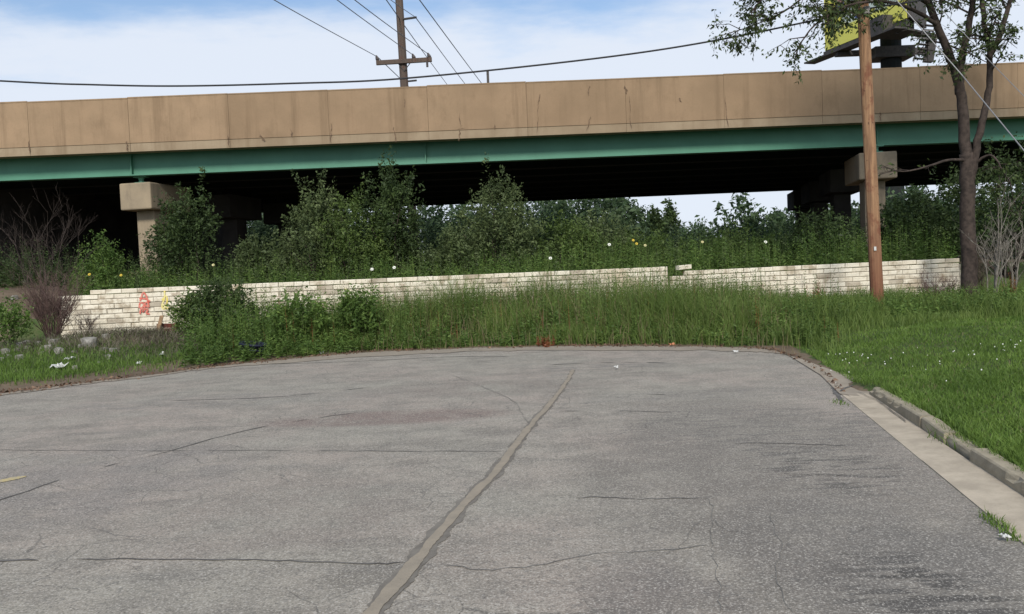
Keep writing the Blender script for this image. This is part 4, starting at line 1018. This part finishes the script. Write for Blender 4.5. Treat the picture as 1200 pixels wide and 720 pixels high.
# bare branching shrubs
def bare(name, base, h, spread, n_stem, label, mat, seed, r0=.012, levels=3, cat='shrub', kids=4):
    r = random.Random(seed); mb = MB(); base = Vector(base)
    def grow(p, d, l, rad, lev):
        q1 = p + d * l * .5 + Vector((r.uniform(-.06, .06), r.uniform(-.06, .06), 0)) * l; q2 = q1 + (d + Vector((r.uniform(-.2, .2), r.uniform(-.2, .2), r.uniform(-.05, .25)))).normalized() * l * .5
        mb.tube([p, q1, q2], [rad, rad * .75, rad * .45], 4 if lev else 5, False)
        if lev < levels:
            for k in range(kids):
                t = r.uniform(.25, 1); b = p.lerp(q1, t * 2) if t < .5 else q1.lerp(q2, t * 2 - 1)
                nd = (d + Vector((r.gauss(0, .55), r.gauss(0, .55), r.uniform(-.05, .4)))).normalized()
                grow(b, nd, l * r.uniform(.35, .6), rad * .55, lev + 1)
    for i in range(n_stem):
        a = r.uniform(0, 6.28); s = r.uniform(0, spread)
        grow(base + Vector((math.cos(a) * .08, math.sin(a) * .08, -.03)), Vector((math.cos(a) * s, math.sin(a) * s, 1)).normalized(), h * r.uniform(.5, .75), r0, 0)
    var = np.clip(np.array([r.random() for _ in mb.F]), 0, 1)
    root = empty(name, base, label, cat); put('branches', mb.mesh('branches', mat, False, var), root); return root
b = at(52, 335, 23.0); b.z = tz(b.x, b.y)
bare('bare_shrub', b, at(50, 238, 23).z - b.z + .1, .55, 11, 'bare brown leafless shrub in the shade left of the pier', 'bark', 3, .011)
b = at(62, 405, 19.9); b.z = tz(b.x, b.y)
bare('bare_shrub', b, at(60, 328, 19.9).z - b.z + .15, .5, 52, 'reddish brown twiggy thicket covering the left end of the wall', 'twig_red', 4, .009)
b = at(98, 400, 20.9); b.z = tz(b.x, b.y)
bare('bare_shrub', b, .75, .6, 14, 'thin dry twigs leaning on the wall right of the reddish thicket', 'twig_red', 14, .006)
for i, (px, tp, mt, lab) in enumerate(((1160, 222, 'bark_grey', 'pale bare sapling with many thin stems right of the big tree'), (1185, 240, 'bark_grey', 'thin pale bare sapling at the right edge'))):
    b = at(px, 345, 20.6 + i * .4); b.z = tz(b.x, b.y)
    bare('bare_sapling', b, at(px, tp, 20.6).z - b.z, .22, 7, lab, mt, 30 + i, .018, 3, 'sapling', 3)
b = at(1098, 345, 20.9); b.z = tz(b.x, b.y)
bare('bare_shrub', b, .95, .65, 22, 'dry brown twiggy bush in front of the right end of the wall', 'twig_red', 36, .008)
b = at(1145, 335, 21.4); b.z = tz(b.x, b.y)
bare('bare_shrub', b, 1.5, .35, 16, 'dry brown stems around the foot of the big tree', 'stem_dry', 37, .010)

# rusty seed-head docks
for i, (px, bot, top, d, lab) in enumerate(((803, 404, 382, 18.5, 'rust brown dead dock plant at the road edge'), (878, 372, 345, 20.3, 'rust brown dock stalk in the tall grass'), (957, 358, 322, 21.2, 'rust brown dock stalk left of the wooden pole'),
                                            (1188, 358, 318, 20.2, 'orange-brown dock plant at the right edge by the saplings'), (640, 408, 398, 18.2, 'small rusty plant at the end of the road seam'))):
    b = at(px, bot, d); b.z = tz(b.x, b.y); hh = max(.25, at(px, top, d).z - b.z); rng = np.random.default_rng(i)
    k = 9; xs = b.x + rng.normal(0, .10, k); ys = b.y + rng.normal(0, .10, k)
    V, F = stalks(xs, ys, np.full(k, b.z), hh * rng.uniform(.7, 1, k), 26, .07, .04, rng)
    root = empty('dock_plant', b, lab, 'plant', 'rusty dock plants'); put('stalk', mesh_np('dock', V, F, 'leaf_rust', rng.random(len(F))), root)

# flowers on the bank
fl = [(645, 303, 'w', 'white flower head above the wall, left of the other white flower'), (714, 287, 'w', 'white flower head among the weeds below the dark bridge edge'), (742, 282, 'y', 'upper yellow flower of the cluster of three'),
      (746, 286, 'y', 'middle yellow flower of the cluster of three'), (756, 288, 'p', 'right-hand pale yellow flower of the cluster of three'), (823, 284, 'p', 'single cream flower under the sky gap'), (436, 316, 'w', 'white flower just over the wall below the tallest shrub'),
      (462, 314, 'w', 'smaller white flower just right of the one below the tallest shrub'), (105, 322, 'y', 'leftmost yellow flower above the wall'), (142, 323, 'y', 'yellow flower above the wall under the left pier'), (250, 311, 'p', 'cream flower above the wall right of the left pier'),
      (405, 340, 'p', 'pale yellow flower in front of the wall'), (897, 284, 'w', 'tiny white flower near the shaded right pier')]
for i, (px, py, c, lab) in enumerate(fl):
    d = 22.75 if py > 300 else 23.4
    if px == 405: d = 20.5
    p = at(px, py, d); zb = tz(p.x, p.y); root = empty('flower', (p.x, p.y, min(zb, p.z - .1)), lab, 'flower', 'flowers on the bank')
    rq = random.Random(i); mb = MB(); rad = .05 if c == 'w' else .042
    fwd = Vector((0, -.85, .5)).normalized(); sx = Vector((1, 0, 0)); sy = sx.cross(fwd)
    for k in range(8):
        a = k * math.pi / 4 + rq.uniform(-.1, .1); dv = sx * math.cos(a) + sy * math.sin(a); sd_ = sx * -math.sin(a) + sy * math.cos(a)
        q = len(mb.V); mb.V += [tuple(p), tuple(p + dv * rad * .6 + sd_ * rad * .33 + fwd * .02), tuple(p + dv * rad + fwd * .012), tuple(p + dv * rad * .6 - sd_ * rad * .33 + fwd * .02)]; mb.F.append((q, q + 1, q + 2, q + 3))
    put('petals', mb.mesh('petals', {'w': 'petal_white', 'y': 'petal_yellow', 'p': 'petal_cream'}[c]), root)
    mb = MB(); mb.tube([Vector((p.x, p.y, min(zb, p.z - .1) - .03)), p.lerp(Vector((p.x, p.y, zb)), .4) + Vector((.01, .02, 0)), p - fwd * .005], [.006, .005, .004], 5); mb.tube([p, p + fwd * .015], [.016, .010], 6)
    put('stem', mb.mesh('stem', 'paint_yellow' if False else 'leaf_weed', False, np.full(len(mb.F), .5)), root)

# ------------------------------------------------------------------ poles and cables
def pole_mesh(base, top, r0, r1, mat, n=14):
    mb = MB(); P = [base.lerp(top, t / 8) for t in range(9)]; mb.tube(P, [r0 + (r1 - r0) * t / 8 for t in range(9)], n); return mb.mesh('shaft', mat, False)
pb = at(1029, 366, 19.9); pb.z = tz(pb.x, pb.y) - .25
ptop = at(1005.5, -110, 19.9)
up = empty('utility_pole', (pb.x, pb.y, pb.z), 'near brown weathered wooden utility pole standing in front of the wall', 'utility pole')
put('shaft', pole_mesh(pb, ptop, .152, .122, 'pole_wood'), up)
PA = lambda py, off=0: Vector((pb.x + (ptop.x - pb.x) * (at(1010, py, 19.9).z - pb.z) / (ptop.z - pb.z) + off, pb.y, at(1010, py, 19.9).z))
mb = MB(); q = PA(15); mb.box(q + Vector((-.06, -.22, -.08)), (.12, 0, 0), (0, .10, 0), (0, 0, .16)); put('bracket', mb.mesh('bracket', 'galvanised'), up)
mb = MB(); q = PA(-30); mb.tube([q + Vector((0, 0, -.07)), q + Vector((0, 0, .07))], .15, 14); put('band', mb.mesh('band', 'galvanised'), up)
mb = MB(); q = PA(292); mb.box(q + Vector((-.08, -.160, -.05)), (.05, 0, 0), (0, .02, 0), (0, 0, .09)); put('tag_plate', mb.mesh('tag_plate', 'litter'), up)
# the dark cable
cp = [at(-900, 25, 21), at(-400, 72, 20.5), at(0, 95, 20), at(110, 99.5, 19.9), at(210, 101, 19.8), at(340, 98, 19.7), at(475, 92, 19.7), at(700, 68.5, 19.7), at(850, 45.5, 19.7), PA(14) + Vector((0, -.2, 0)), at(1100, -4, 19.9), at(1350, -62, 20.4), at(1700, -160, 21)]
mb = MB(); mb.tube(spline(cp, 8), .021, 6, True); o = put('overhead_cable', mb.mesh('overhead_cable', 'cable_black', True)); centre(o, tuple(cp[6]))
tag(o, 'thick black cable sagging across the whole view in front of the bridge', 'cable')
gw1 = [PA(-38) + Vector((.15, 0, 0)), at(1060, 6, 19.3), at(1128, 89, 18.6), at(1200, 176, 17.9), gnd(1390, 408, .2)]
mb = MB(); mb.tube([gw1[0], gw1[2], gw1[4]], .012, 6); o = put('guy_wire', mb.mesh('guy_wire', 'cable_steel')); centre(o, tuple(gw1[4])); tag(o, 'pale steel guy wire slanting from the wooden pole, lower of two', 'wire', 'guy wires of the near pole')
gw2 = [PA(-85) + Vector((.15, 0, 0)), at(1158, 70, 18.8), gnd(1500, 420, .2)]
mb = MB(); mb.tube([gw2[0], gw2[1], gw2[2]], .008, 6); o = put('guy_wire', mb.mesh('guy_wire', 'cable_steel')); centre(o, tuple(gw2[2])); tag(o, 'pale steel guy wire crossing the tree, upper of two', 'wire', 'guy wires of the near pole')
# far pole
DF = 53.5
fb = at(484, 250, DF); fb.z = tz(fb.x, fb.y) - .3; ftp = at(463.5, -70, DF)
fp = empty('utility_pole', tuple(fb), 'far dark utility pole with a crossarm rising behind the bridge', 'utility pole')
put('shaft', pole_mesh(fb, ftp, .30, .23, 'pole_wood_dark', 10), fp)
a0 = at(441, 74, DF - .3); a1 = at(506, 70, DF - .3); ax = (a1 - a0); mb = MB(); mb.box(a0 + Vector((0, -.1, -.13)), ax, (0, .2, 0), (0, 0, .26)); arm = put('crossarm', mb.mesh('crossarm', 'pole_wood_dark'), fp)
for px, py in ((443, 72), (485.5, 70), (503.5, 69)):
    q = at(px, py, DF - .3); mb = MB(); mb.tube([q, q + Vector((-.02, 0, .12)), q + Vector((-.06, 0, .22)), q + Vector((-.10, 0, .36))], [.06, .13, .10, .04], 8); put('insulator', mb.mesh('insulator', 'insulator'), fp)
q = at(500.5, 72, DF - .35); mb = MB(); mb.tube([q, q + Vector((0, 0, -.35))], .07, 8); put('cutout', mb.mesh('cutout', 'insulator'), fp)
mb = MB()
for sgn in (-1, 1): mb.tube([at(473.5, 84, DF - .25), at(473.5 + sgn * 8, 73, DF - .25)], .03, 5)
put('brace', mb.mesh('brace', 'steel_dark'), fp)
mb = MB(); mb.tube([at(471, 23, DF - .1), at(488, 20.5, DF - .4)], .07, 6); put('side_arm', mb.mesh('side_arm', 'steel_dark'), fp)
mb = MB(); mb.tube([at(478, 95.5, DF), at(488, 94.5, DF - .3)], .06, 6); put('side_arm', mb.mesh('side_arm', 'steel_dark'), fp)
def wire(p0, p1, near_d, far, lab, r=.022):
    """p0 near point in the picture, p1 where it meets far"""
    a = at(*p0, near_d); b = far; mid = a.lerp(b, .5) - Vector((0, 0, .12))
    mb = MB(); mb.tube(spline([a, mid, b], 6), r, 5); o = put('power_line', mb.mesh('power_line', 'wire_grey')); centre(o, tuple(b)); tag(o, lab, 'wire', 'power lines of the far pole')
wire((84, -140), None, 24, at(442.5, 67, DF), 'leftmost thin power line running to the left end of the crossarm')
wire((215, -140), None, 24, at(484.5, 65, DF), 'second thin power line, running to the insulator right of the far pole')
wire((277, -110), None, 24, at(502.5, 64, DF), 'third thin power line, running to the right end of the crossarm')
wire((400, -75), None, 35, at(532, 110, 105), 'thin line passing just behind the far pole down to the parapet', .03)
wire((404, -45), None, 35, at(487, 20.5, DF - .4), 'thin line tied to the upper side arm of the far pole', .02)
wire((487, 20.5), None, DF - .4, at(566, 125, 105), 'thin line leaving the upper side arm down to the right', .03)
wire((440, -70), None, 35, at(597, 140, 105), 'rightmost thin line descending right of the far pole', .03)
wire((442.5, 67), None, DF, at(520, 138, 105), 'thin line going on from the left end of the crossarm behind the pole', .03)

# ------------------------------------------------------------------ big tree on the right
TD = 20.9
tr = empty('big_tree', tuple(at(1137, 348, TD)), 'large dark leaning tree with forked trunk and sparse leaves at the right', 'tree')
tb = at(1137, 352, TD); tb.z = tz(tb.x, tb.y) - .1
tr.location = tb
mbt = MB(); rt = random.Random(12); leafp = []; leafd = []
def limb(pts, r0, r1, depth=None, n=10):
    P = spline([at(px, py, dd) for px, py, dd in pts], 5); k = len(P)
    P = [p + Vector((rt.uniform(-.02, .02), rt.uniform(-.02, .02), 0)) for p in P]
    mbt.tube(P, [r0 + (r1 - r0) * (i / (k - 1)) ** .8 for i in range(k)], n); return P
def twigs(P, n, l, rad, lev=0, hang=0.0, lf=10, t0=0.2, maxlev=2, leaf_all=False):
    for i in range(n):
        t = rt.uniform(t0, 1) * (len(P) - 1); k = min(int(t), len(P) - 2); b = P[k].lerp(P[k + 1], t - k); dr = (P[k + 1] - P[k]).normalized()
        d = (dr * .5 + Vector((rt.gauss(0, .7), rt.gauss(0, .7), rt.gauss(.15, .5) - hang))).normalized(); ll = l * rt.uniform(.5, 1.2)
        q1 = b + d * ll * .5 + Vector((0, 0, .05 * ll)); q2 = q1 + (d + Vector((rt.uniform(-.3, .3), rt.uniform(-.3, .3), rt.uniform(-.3, .1) - hang))).normalized() * ll * .5
        mbt.tube([b, q1, q2], [rad, rad * .7, rad * .3], 4, False)
        if lev < maxlev: twigs([b, q1, q2], 4, l * .5, rad * .5, lev + 1, hang, lf, .25, maxlev)
        else:
            for j in range(lf):
                s = rt.uniform(.15, 1.05); c = b.lerp(q2, s) + Vector((rt.gauss(0, .05), rt.gauss(0, .05), rt.gauss(0, .05)))
                leafp.append(c); leafd.append((d * .3 + Vector((rt.gauss(0, .7), rt.gauss(0, .7), rt.gauss(-.35, .5)))).normalized())
trunk = limb([(1137, 352, TD), (1136, 300, TD), (1134, 235, TD), (1133, 180, TD)], .195, .16, n=14)
lb1 = limb([(1133, 200, TD), (1129, 140, TD), (1124, 100, TD - .1), (1112, 62, TD - .2), (1098, 28, TD - .4), (1082, -15, TD - .6), (1060, -70, TD - .9)], .145, .06)
lb2 = limb([(1124, 110, TD - .05), (1127, 70, TD), (1136, 30, TD + .1), (1141, -10, TD + .2), (1150, -80, TD + .3)], .10, .06)
lb3 = limb([(1137, 215, TD - .02), (1146, 165, TD - .1), (1154, 130, TD - .15), (1160, 95, TD - .2), (1159, 55, TD - .2), (1152, 20, TD - .2), (1150, -50, TD - .2)], .10, .05)
lb10 = limb([(1000, -42, TD - 1.3), (960, -20, TD - 1.5), (925, 10, TD - 1.5), (895, 25, TD - 1.4), (858, 38, TD - 1.4)], .035, .008, n=6)
lb11 = limb([(1060, -70, TD - .9), (1020, -40, TD - .9), (985, -5, TD - 1), (965, 20, TD - 1.1)], .04, .01, n=6)
lb4 = limb([(1158, 70, TD - .2), (1172, 40, TD - .3), (1182, 5, TD - .4), (1200, -50, TD - .5)], .08, .04)
lb5 = limb([(1090, 5, TD - .5), (1050, -22, TD - .9), (1000, -42, TD - 1.3), (950, -38, TD - 1.6), (905, -12, TD - 1.8), (880, 15, TD - 1.9)], .07, .015)
lb6 = limb([(1100, 30, TD - .4), (1070, 12, TD - .8), (1035, 2, TD - 1.2), (990, 8, TD - 1.5), (955, 30, TD - 1.7), (930, 62, TD - 1.8)], .055, .012)
lb12 = limb([(1150, -80, TD + .3), (1165, -200, TD + .2), (1185, -320, TD), (1200, -430, TD)], .10, .03)
lb13 = limb([(1150, -50, TD - .2), (1200, -150, TD - .5), (1270, -230, TD - .6), (1330, -300, TD - .7)], .08, .03)
lb14 = limb([(1060, -70, TD - .9), (1040, -180, TD - 1), (1050, -300, TD - 1)], .07, .03)
for (ppx, ppy, rad_, cnt_) in ((1130, -230, 1.9, 230), (1210, -340, 2.5, 420), (1300, -240, 2.4, 400), (1090, -330, 1.6, 150), (1340, -370, 2.2, 300), (1390, -260, 1.8, 220)):
    cc_ = at(ppx, ppy, TD - .4); PP_ = crown_points(np.array(cc_), rad_, rad_ * .85, cnt_, np.random.default_rng(int(ppx)), hollow=.2, seed=ppx * .01)
    for q_ in PP_:
        b_ = Vector(q_); dq = (b_ - cc_).normalized(); leaf_t = [b_ + dq * rt.uniform(0, .4) + Vector((rt.gauss(0, .12), rt.gauss(0, .12), rt.gauss(0, .12))) for _ in range(13)]
        leafp += leaf_t; leafd += [(dq * .3 + Vector((rt.gauss(0, .7), rt.gauss(0, .7), rt.gauss(-.3, .5)))).normalized() for _ in leaf_t]
        if rt.random() < .12: mbt.tube([cc_ - dq * .2, b_.lerp(cc_, .4) + Vector((0, 0, .15)), b_ + dq * .3], [.03, .018, .006], 4, False)
lb7 = limb([(1082, -15, TD - .6), (1030, -80, TD - 1), (980, -120, TD - 1.2)], .06, .03)
lb8 = limb([(1133, 188, TD), (1110, 188, TD - .3), (1085, 196, TD - .5), (1062, 201, TD - .7), (1048, 200, TD - .8)], .045, .012, n=6)
lb9 = limb([(1139, 195, TD), (1160, 182, TD - .3), (1176, 200, TD - .5), (1186, 222, TD - .6)], .04, .012, n=6)
twigs(lb5, 34, .85, .014, 1, .2, 11, .25); twigs(lb6, 34, .85, .014, 1, .2, 11, .25); twigs(lb7, 16, 1.1, .02, 0, .1, 7)
twigs(lb1, 8, 1.2, .025, 0, .1, 6, .55); twigs(lb2, 9, 1.2, .025, 0, .1, 6, .5); twigs(lb3, 9, 1.2, .025, 0, .15, 6, .5); twigs(lb4, 7, 1.0, .02, 0, .15, 7, .1)
twigs(lb10, 20, .7, .012, 1, .2, 10, .2); twigs(lb11, 24, .8, .012, 1, .15, 10, .1)
twigs(lb8, 6, .5, .010, 1, .1, 1, .3); twigs(lb9, 6, .7, .010, 0, .2, 4, .3)
put('trunk', mbt.mesh('trunk', 'bark', True), tr)
P_ = np.array(leafp); D_ = np.array(leafd); Ln = RNG.uniform(.06, .13, len(P_)) * np.where(P_[:, 2] > 9.3, 1.35, 1)
V, F = leaf_quads(P_, D_, Ln, Ln * .5)
put('crown', mesh_np('crown', V, F, 'leaf_tree', per_leaf_var(F)), tr)

# ------------------------------------------------------------------ billboard behind the bridge
bl_near = at(1062, 20, 60); bl_far = at(967, 61, 68.5); zb_ = (bl_near.z + bl_far.z) / 2
bn = Vector((bl_near.x, bl_near.y, zb_)); bf = Vector((bl_far.x, bl_far.y, zb_)); bx = (bn - bf); bw = bx.length; bx.normalize(); bnm = Vector((bx.y, -bx.x, 0))
if bnm.y > 0: bnm = -bnm
cx = at(1044, 60, 66); cz = tz(cx.x, cx.y)
bb = empty('billboard', (cx.x, cx.y, cz), 'yellow billboard on a dark steel column rising behind the right of the bridge', 'billboard')
def bchild(name, mb, mat, par=bb): return put(name, mb.mesh(name, mat), par)
mb = MB(); mb.box(bf + Vector((0, 0, 0)), bx * bw, -bnm * .25, Vector((0, 0, 4.6))); me = mb.mesh('face_panel', 'billboard_print')
o = bpy.data.objects.new('face_panel', me); COL.objects.link(o); me.transform(Matrix.Translation(-bf)); o.parent = bb; o.location = bf - Vector(bb.location)
mb = MB(); bk = bn - bnm * 0 + Vector((2.6, 3.2, 0)); mb.box(bn + bx * .15, bk - bn, Vector((.2, -.12, 0)), Vector((0, 0, 4.6))); bchild('rear_panel', mb, 'steel_dark')
mb = MB(); mb.box(bf - bx * 1.3 + bnm * .05 + Vector((0, 0, -.75)), bx * (bw + 1.4), bnm * 1.0, Vector((0, 0, .12))); mb.box(bf - bx * .2 + bnm * .02 + Vector((0, 0, -.55)), bx * (bw + .2), -bnm * .3, Vector((0, 0, .5))); bchild('catwalk', mb, 'steel_dark')
mb = MB(); mb.box(bn + Vector((.1, 0, -.8)), (3.0, 2.0, 0), (-.4, .8, 0), (0, 0, .14)); mb.box(bn + Vector((-1.2, 1.0, -.7)), (2.6, .8, 0), (-.4, 1.4, 0), (0, 0, 1.3)); bchild('end_platform', mb, 'steel_dark')
mb = MB(); mb.tube([Vector((cx.x, cx.y, cz - .3)), Vector((cx.x, cx.y, zb_ + 1))], .75, 16); bchild('column', mb, 'dark_and_shaded_steel')
mb = MB(); mb.box(Vector((cx.x - 1.6, cx.y - 1.0, zb_ - 1.45)), (3.0, 0, 0), (0, 2, 0), (0, 0, .8)); mb.box(Vector((cx.x - 4.2, cx.y - .3, zb_ - 1.05)), (7, 0, 0), (0, .6, 0), (0, 0, .35)); bchild('torsion_beam', mb, 'steel_dark')
q0 = at(1086, 22, 60.3); q1 = at(1070, 72, 60.3); sx_ = Vector((.9, .35, 0))
mb = MB(); mb.tube([q0, q1], .05, 6); mb.tube([q0 + sx_, q1 + sx_], .05, 6)
ld_ = bchild('ladder', mb, 'steel_dark')
for k in range(9):
    t = (k + .3) / 9; p = q0.lerp(q1, t); mb = MB(); mb.box(p + Vector((0, -.10, -.05)), sx_, (0, .30, 0), (0, 0, .07)); put('rung', mb.mesh('rung', 'steel_dark'), ld_)
mb = MB(); mb.box(at(1084, 72, 61.0), (.75, .3, 0), (0, .4, 0), (.35, 0, 1.9)); bchild('stair_cage', mb, 'steel_dark')
mb = MB(); mb.tube([at(1082, 36, 60.2), at(1096, 36, 60.2)], .04, 5); mb.tube([at(1070, 45, 60.2), at(1100, 45.5, 60.2)], .04, 5); bchild('handrail', mb, 'galvanised')

# ------------------------------------------------------------------ rubble, litter and the tub
def rock(name, p, s, seed, mat, label, cat, group, flat=.85):
    r = random.Random(seed); bm = bmesh.new(); bmesh.ops.create_icosphere(bm, subdivisions=2, radius=1)
    sc_ = (s * r.uniform(.8, 1.3), s * r.uniform(.7, 1.1), s * flat * r.uniform(.7, 1.2))
    for v in bm.verts:
        n_ = 1 + .55 * mnoise.noise(v.co * 1.3 + Vector((seed * 3.1, 0, 0))); c = v.co * n_
        c = Vector([max(-.72, min(.72, k)) for k in c]); v.co = Vector((c.x * sc_[0], c.y * sc_[1], c.z * sc_[2]))
    me = bpy.data.meshes.new(name); bm.to_mesh(me); bm.free(); me.materials.append(MATS[mat])
    o = bpy.data.objects.new(name, me); COL.objects.link(o); o.location = (p[0], p[1], tz(p[0], p[1]) + sc_[2] * .45); o.rotation_euler.z = r.uniform(0, 6)
    tag(o, label, cat, group); return o
rs = random.Random(21)
for i in range(46):
    pxx = rs.choice([rs.uniform(5, 135), rs.uniform(80, 175), rs.uniform(0, 60)]); pyy = 413 - .05 * (pxx - 60) + rs.gauss(0, 3.5) - (10 if pxx > 135 else 0)
    p = gnd(pxx, pyy, .3); rock('stone', (p.x, p.y), rs.uniform(.035, .11), i, 'stone', 'grey rubble stone lying in the strip before the left end of the wall', 'stone', 'rubble stones by the wall')
big = [(105, 409, .19, 'biggest pale rubble stone in front of the reddish thicket'), (148, 393, .13, 'white stone on the mound below the red graffiti'), (20, 395, .13, 'pale stone at the left edge beside the low green bush')]
for i, (a, b_, s, lab) in enumerate(big):
    p = gnd(a, b_, .35); rock('stone', (p.x, p.y), s, 80 + i, 'stone', lab, 'stone', 'large pale stones')
lit = [(68, 440, .13, 'litter', 'pale crumpled litter on the dirt at the left verge'), (83, 434, .08, 'litter', 'white crumpled paper on the verge grass'), (190, 420, .05, 'litter', 'small white litter on the road edge below the mound'), (163, 432, .05, 'litter', 'tiny white scrap on the dark dirt at the road edge'),
       (392, 405, .09, 'litter', 'white crumpled wrapper at the road edge below the leafy clump'), (376, 410, .05, 'litter', 'small white scrap left of the crumpled wrapper'), (635, 404, .07, 'litter_orange', 'orange and white wrapper at the end of the road'), (788, 405, .06, 'litter_orange', 'orange scrap beside the rust brown dock plant'), (270, 396, .12, 'sand', 'tan crumpled carton beside the dark blue tub'),
       (722, 432, .035, 'litter', 'small white scrap on the far end of the road'), (862, 407, .04, 'litter', 'white scrap in the grass at the right end of the road'), (1178, 632, .022, 'litter', 'tiny white scrap at the gutter edge')]
def crumple(p, s, seed, mat, label):
    r = random.Random(seed); bm = bmesh.new(); bmesh.ops.create_grid(bm, x_segments=5, y_segments=4, size=s)
    for v in bm.verts: v.co += Vector((r.uniform(-.3, .3) * s, r.uniform(-.3, .3) * s, abs(r.gauss(0, .45)) * s + .01))
    ret = bmesh.ops.extrude_face_region(bm, geom=bm.faces[:]); bmesh.ops.translate(bm, verts=[v for v in ret['geom'] if isinstance(v, bmesh.types.BMVert)], vec=(0, 0, .004))
    me = bpy.data.meshes.new('scrap'); bm.to_mesh(me); bm.free(); me.materials.append(MATS[mat]); o = bpy.data.objects.new('litter_scrap', me); COL.objects.link(o)
    o.location = (p.x, p.y, max(tz(p.x, p.y), .01) + .01); tag(o, label, 'litter', 'scraps of litter')
for i, (a, b_, s, mt, lab) in enumerate(lit): crumple(gnd(a, b_, .12 if b_ < 425 and not 600 < a < 800 else .02), s, i, mt, lab)
# twiggy dead brush on the mound
n = 7000; x = RNG.normal(-8.4, 1.8, n); y = RNG.normal(19.4, .85, n); z = terrain(x, y); dd_, _ = poly_dist(x, y, PV); k_ = dd_ > .5
V, F = blades(x[k_], y[k_], z[k_] - .02, RNG.uniform(.06, .35, k_.sum()), RNG.uniform(.006, .014, k_.sum()), RNG.uniform(.4, 1.6, k_.sum()))
tag(put('dead_brush', mesh_np('dead_brush', V, F, 'brush_dead', np.repeat(RNG.random(k_.sum()), 2))), 'dead brush and straw heaped on the mound before the graffiti', 'brush', kind='stuff')
# tub
tp = at(294, 402, 18.25); tp.z = tz(tp.x, tp.y) - .03
tub = empty('plastic_tub', tuple(tp), 'dark blue plastic tub half hidden in the weeds at the road edge', 'tub')
mb = MB(); sides = 16; prof_ = [(.17, 0), (.21, .30), (.235, .31), (.235, .35), (.215, .35), (.20, .30), (.16, .03)]
for (rad, zz) in prof_:
    for k in range(sides):
        a = 2 * math.pi * k / sides; e = 1.25; mb.V.append((tp.x + rad * e * math.cos(a), tp.y + rad * math.sin(a), tp.z + zz))
for i in range(len(prof_) - 1):
    for k in range(sides): mb.F.append((i * sides + k, i * sides + (k + 1) % sides, (i + 1) * sides + (k + 1) % sides, (i + 1) * sides + k))
mb.F.append(tuple(range(sides))[::-1]); mb.F.append(tuple((len(prof_) - 1) * sides + k for k in range(sides)))
put('tub_body', mb.mesh('tub_body', 'plastic_blue', True), tub)
mb = MB(); mb.tube([Vector((tp.x - .29, tp.y, tp.z + .3)), Vector((tp.x - .2, tp.y - .22, tp.z + .22)), Vector((tp.x + .2, tp.y - .22, tp.z + .22)), Vector((tp.x + .29, tp.y, tp.z + .3))], .012, 6); put('handle', mb.mesh('handle', 'plastic_blue', True), tub)
tub.rotation_euler = (0.10, 0.13, 0.2)
# broken board and plank by the graffiti
bp = at(192, 378, 21.0); bp.z = tz(bp.x, bp.y) - .05
cr = empty('broken_crate', tuple(bp), 'dark red broken wooden crate leaning on the wall below the yellow graffiti', 'crate')
for i in range(3):
    mb = MB(); mb.box(Vector((bp.x - .20, bp.y + .02 * i, bp.z + .02 + i * .115)), (.46, .01, 0), (0, .03, 0), (0, 0, .105)); put('slat', mb.mesh('slat', 'wood_red'), cr)
for dx in (-.2, .22):
    mb = MB(); mb.box(Vector((bp.x + dx, bp.y + .062, bp.z)), (.05, 0, 0), (0, .25, 0), (0, 0, .36)); put('post', mb.mesh('post', 'wood_red'), cr)
q = at(180, 384, 20.85); q.z = tz(q.x, q.y) - .05
mb = MB(); mb.box(q, (.09, 0, 0), (0, .03, 0), (.12, .12, .52)); o = put('wooden_plank', mb.mesh('wooden_plank', 'wood_plank')); centre(o, tuple(q)); tag(o, 'tan plank leaning against the broken red crate', 'plank')
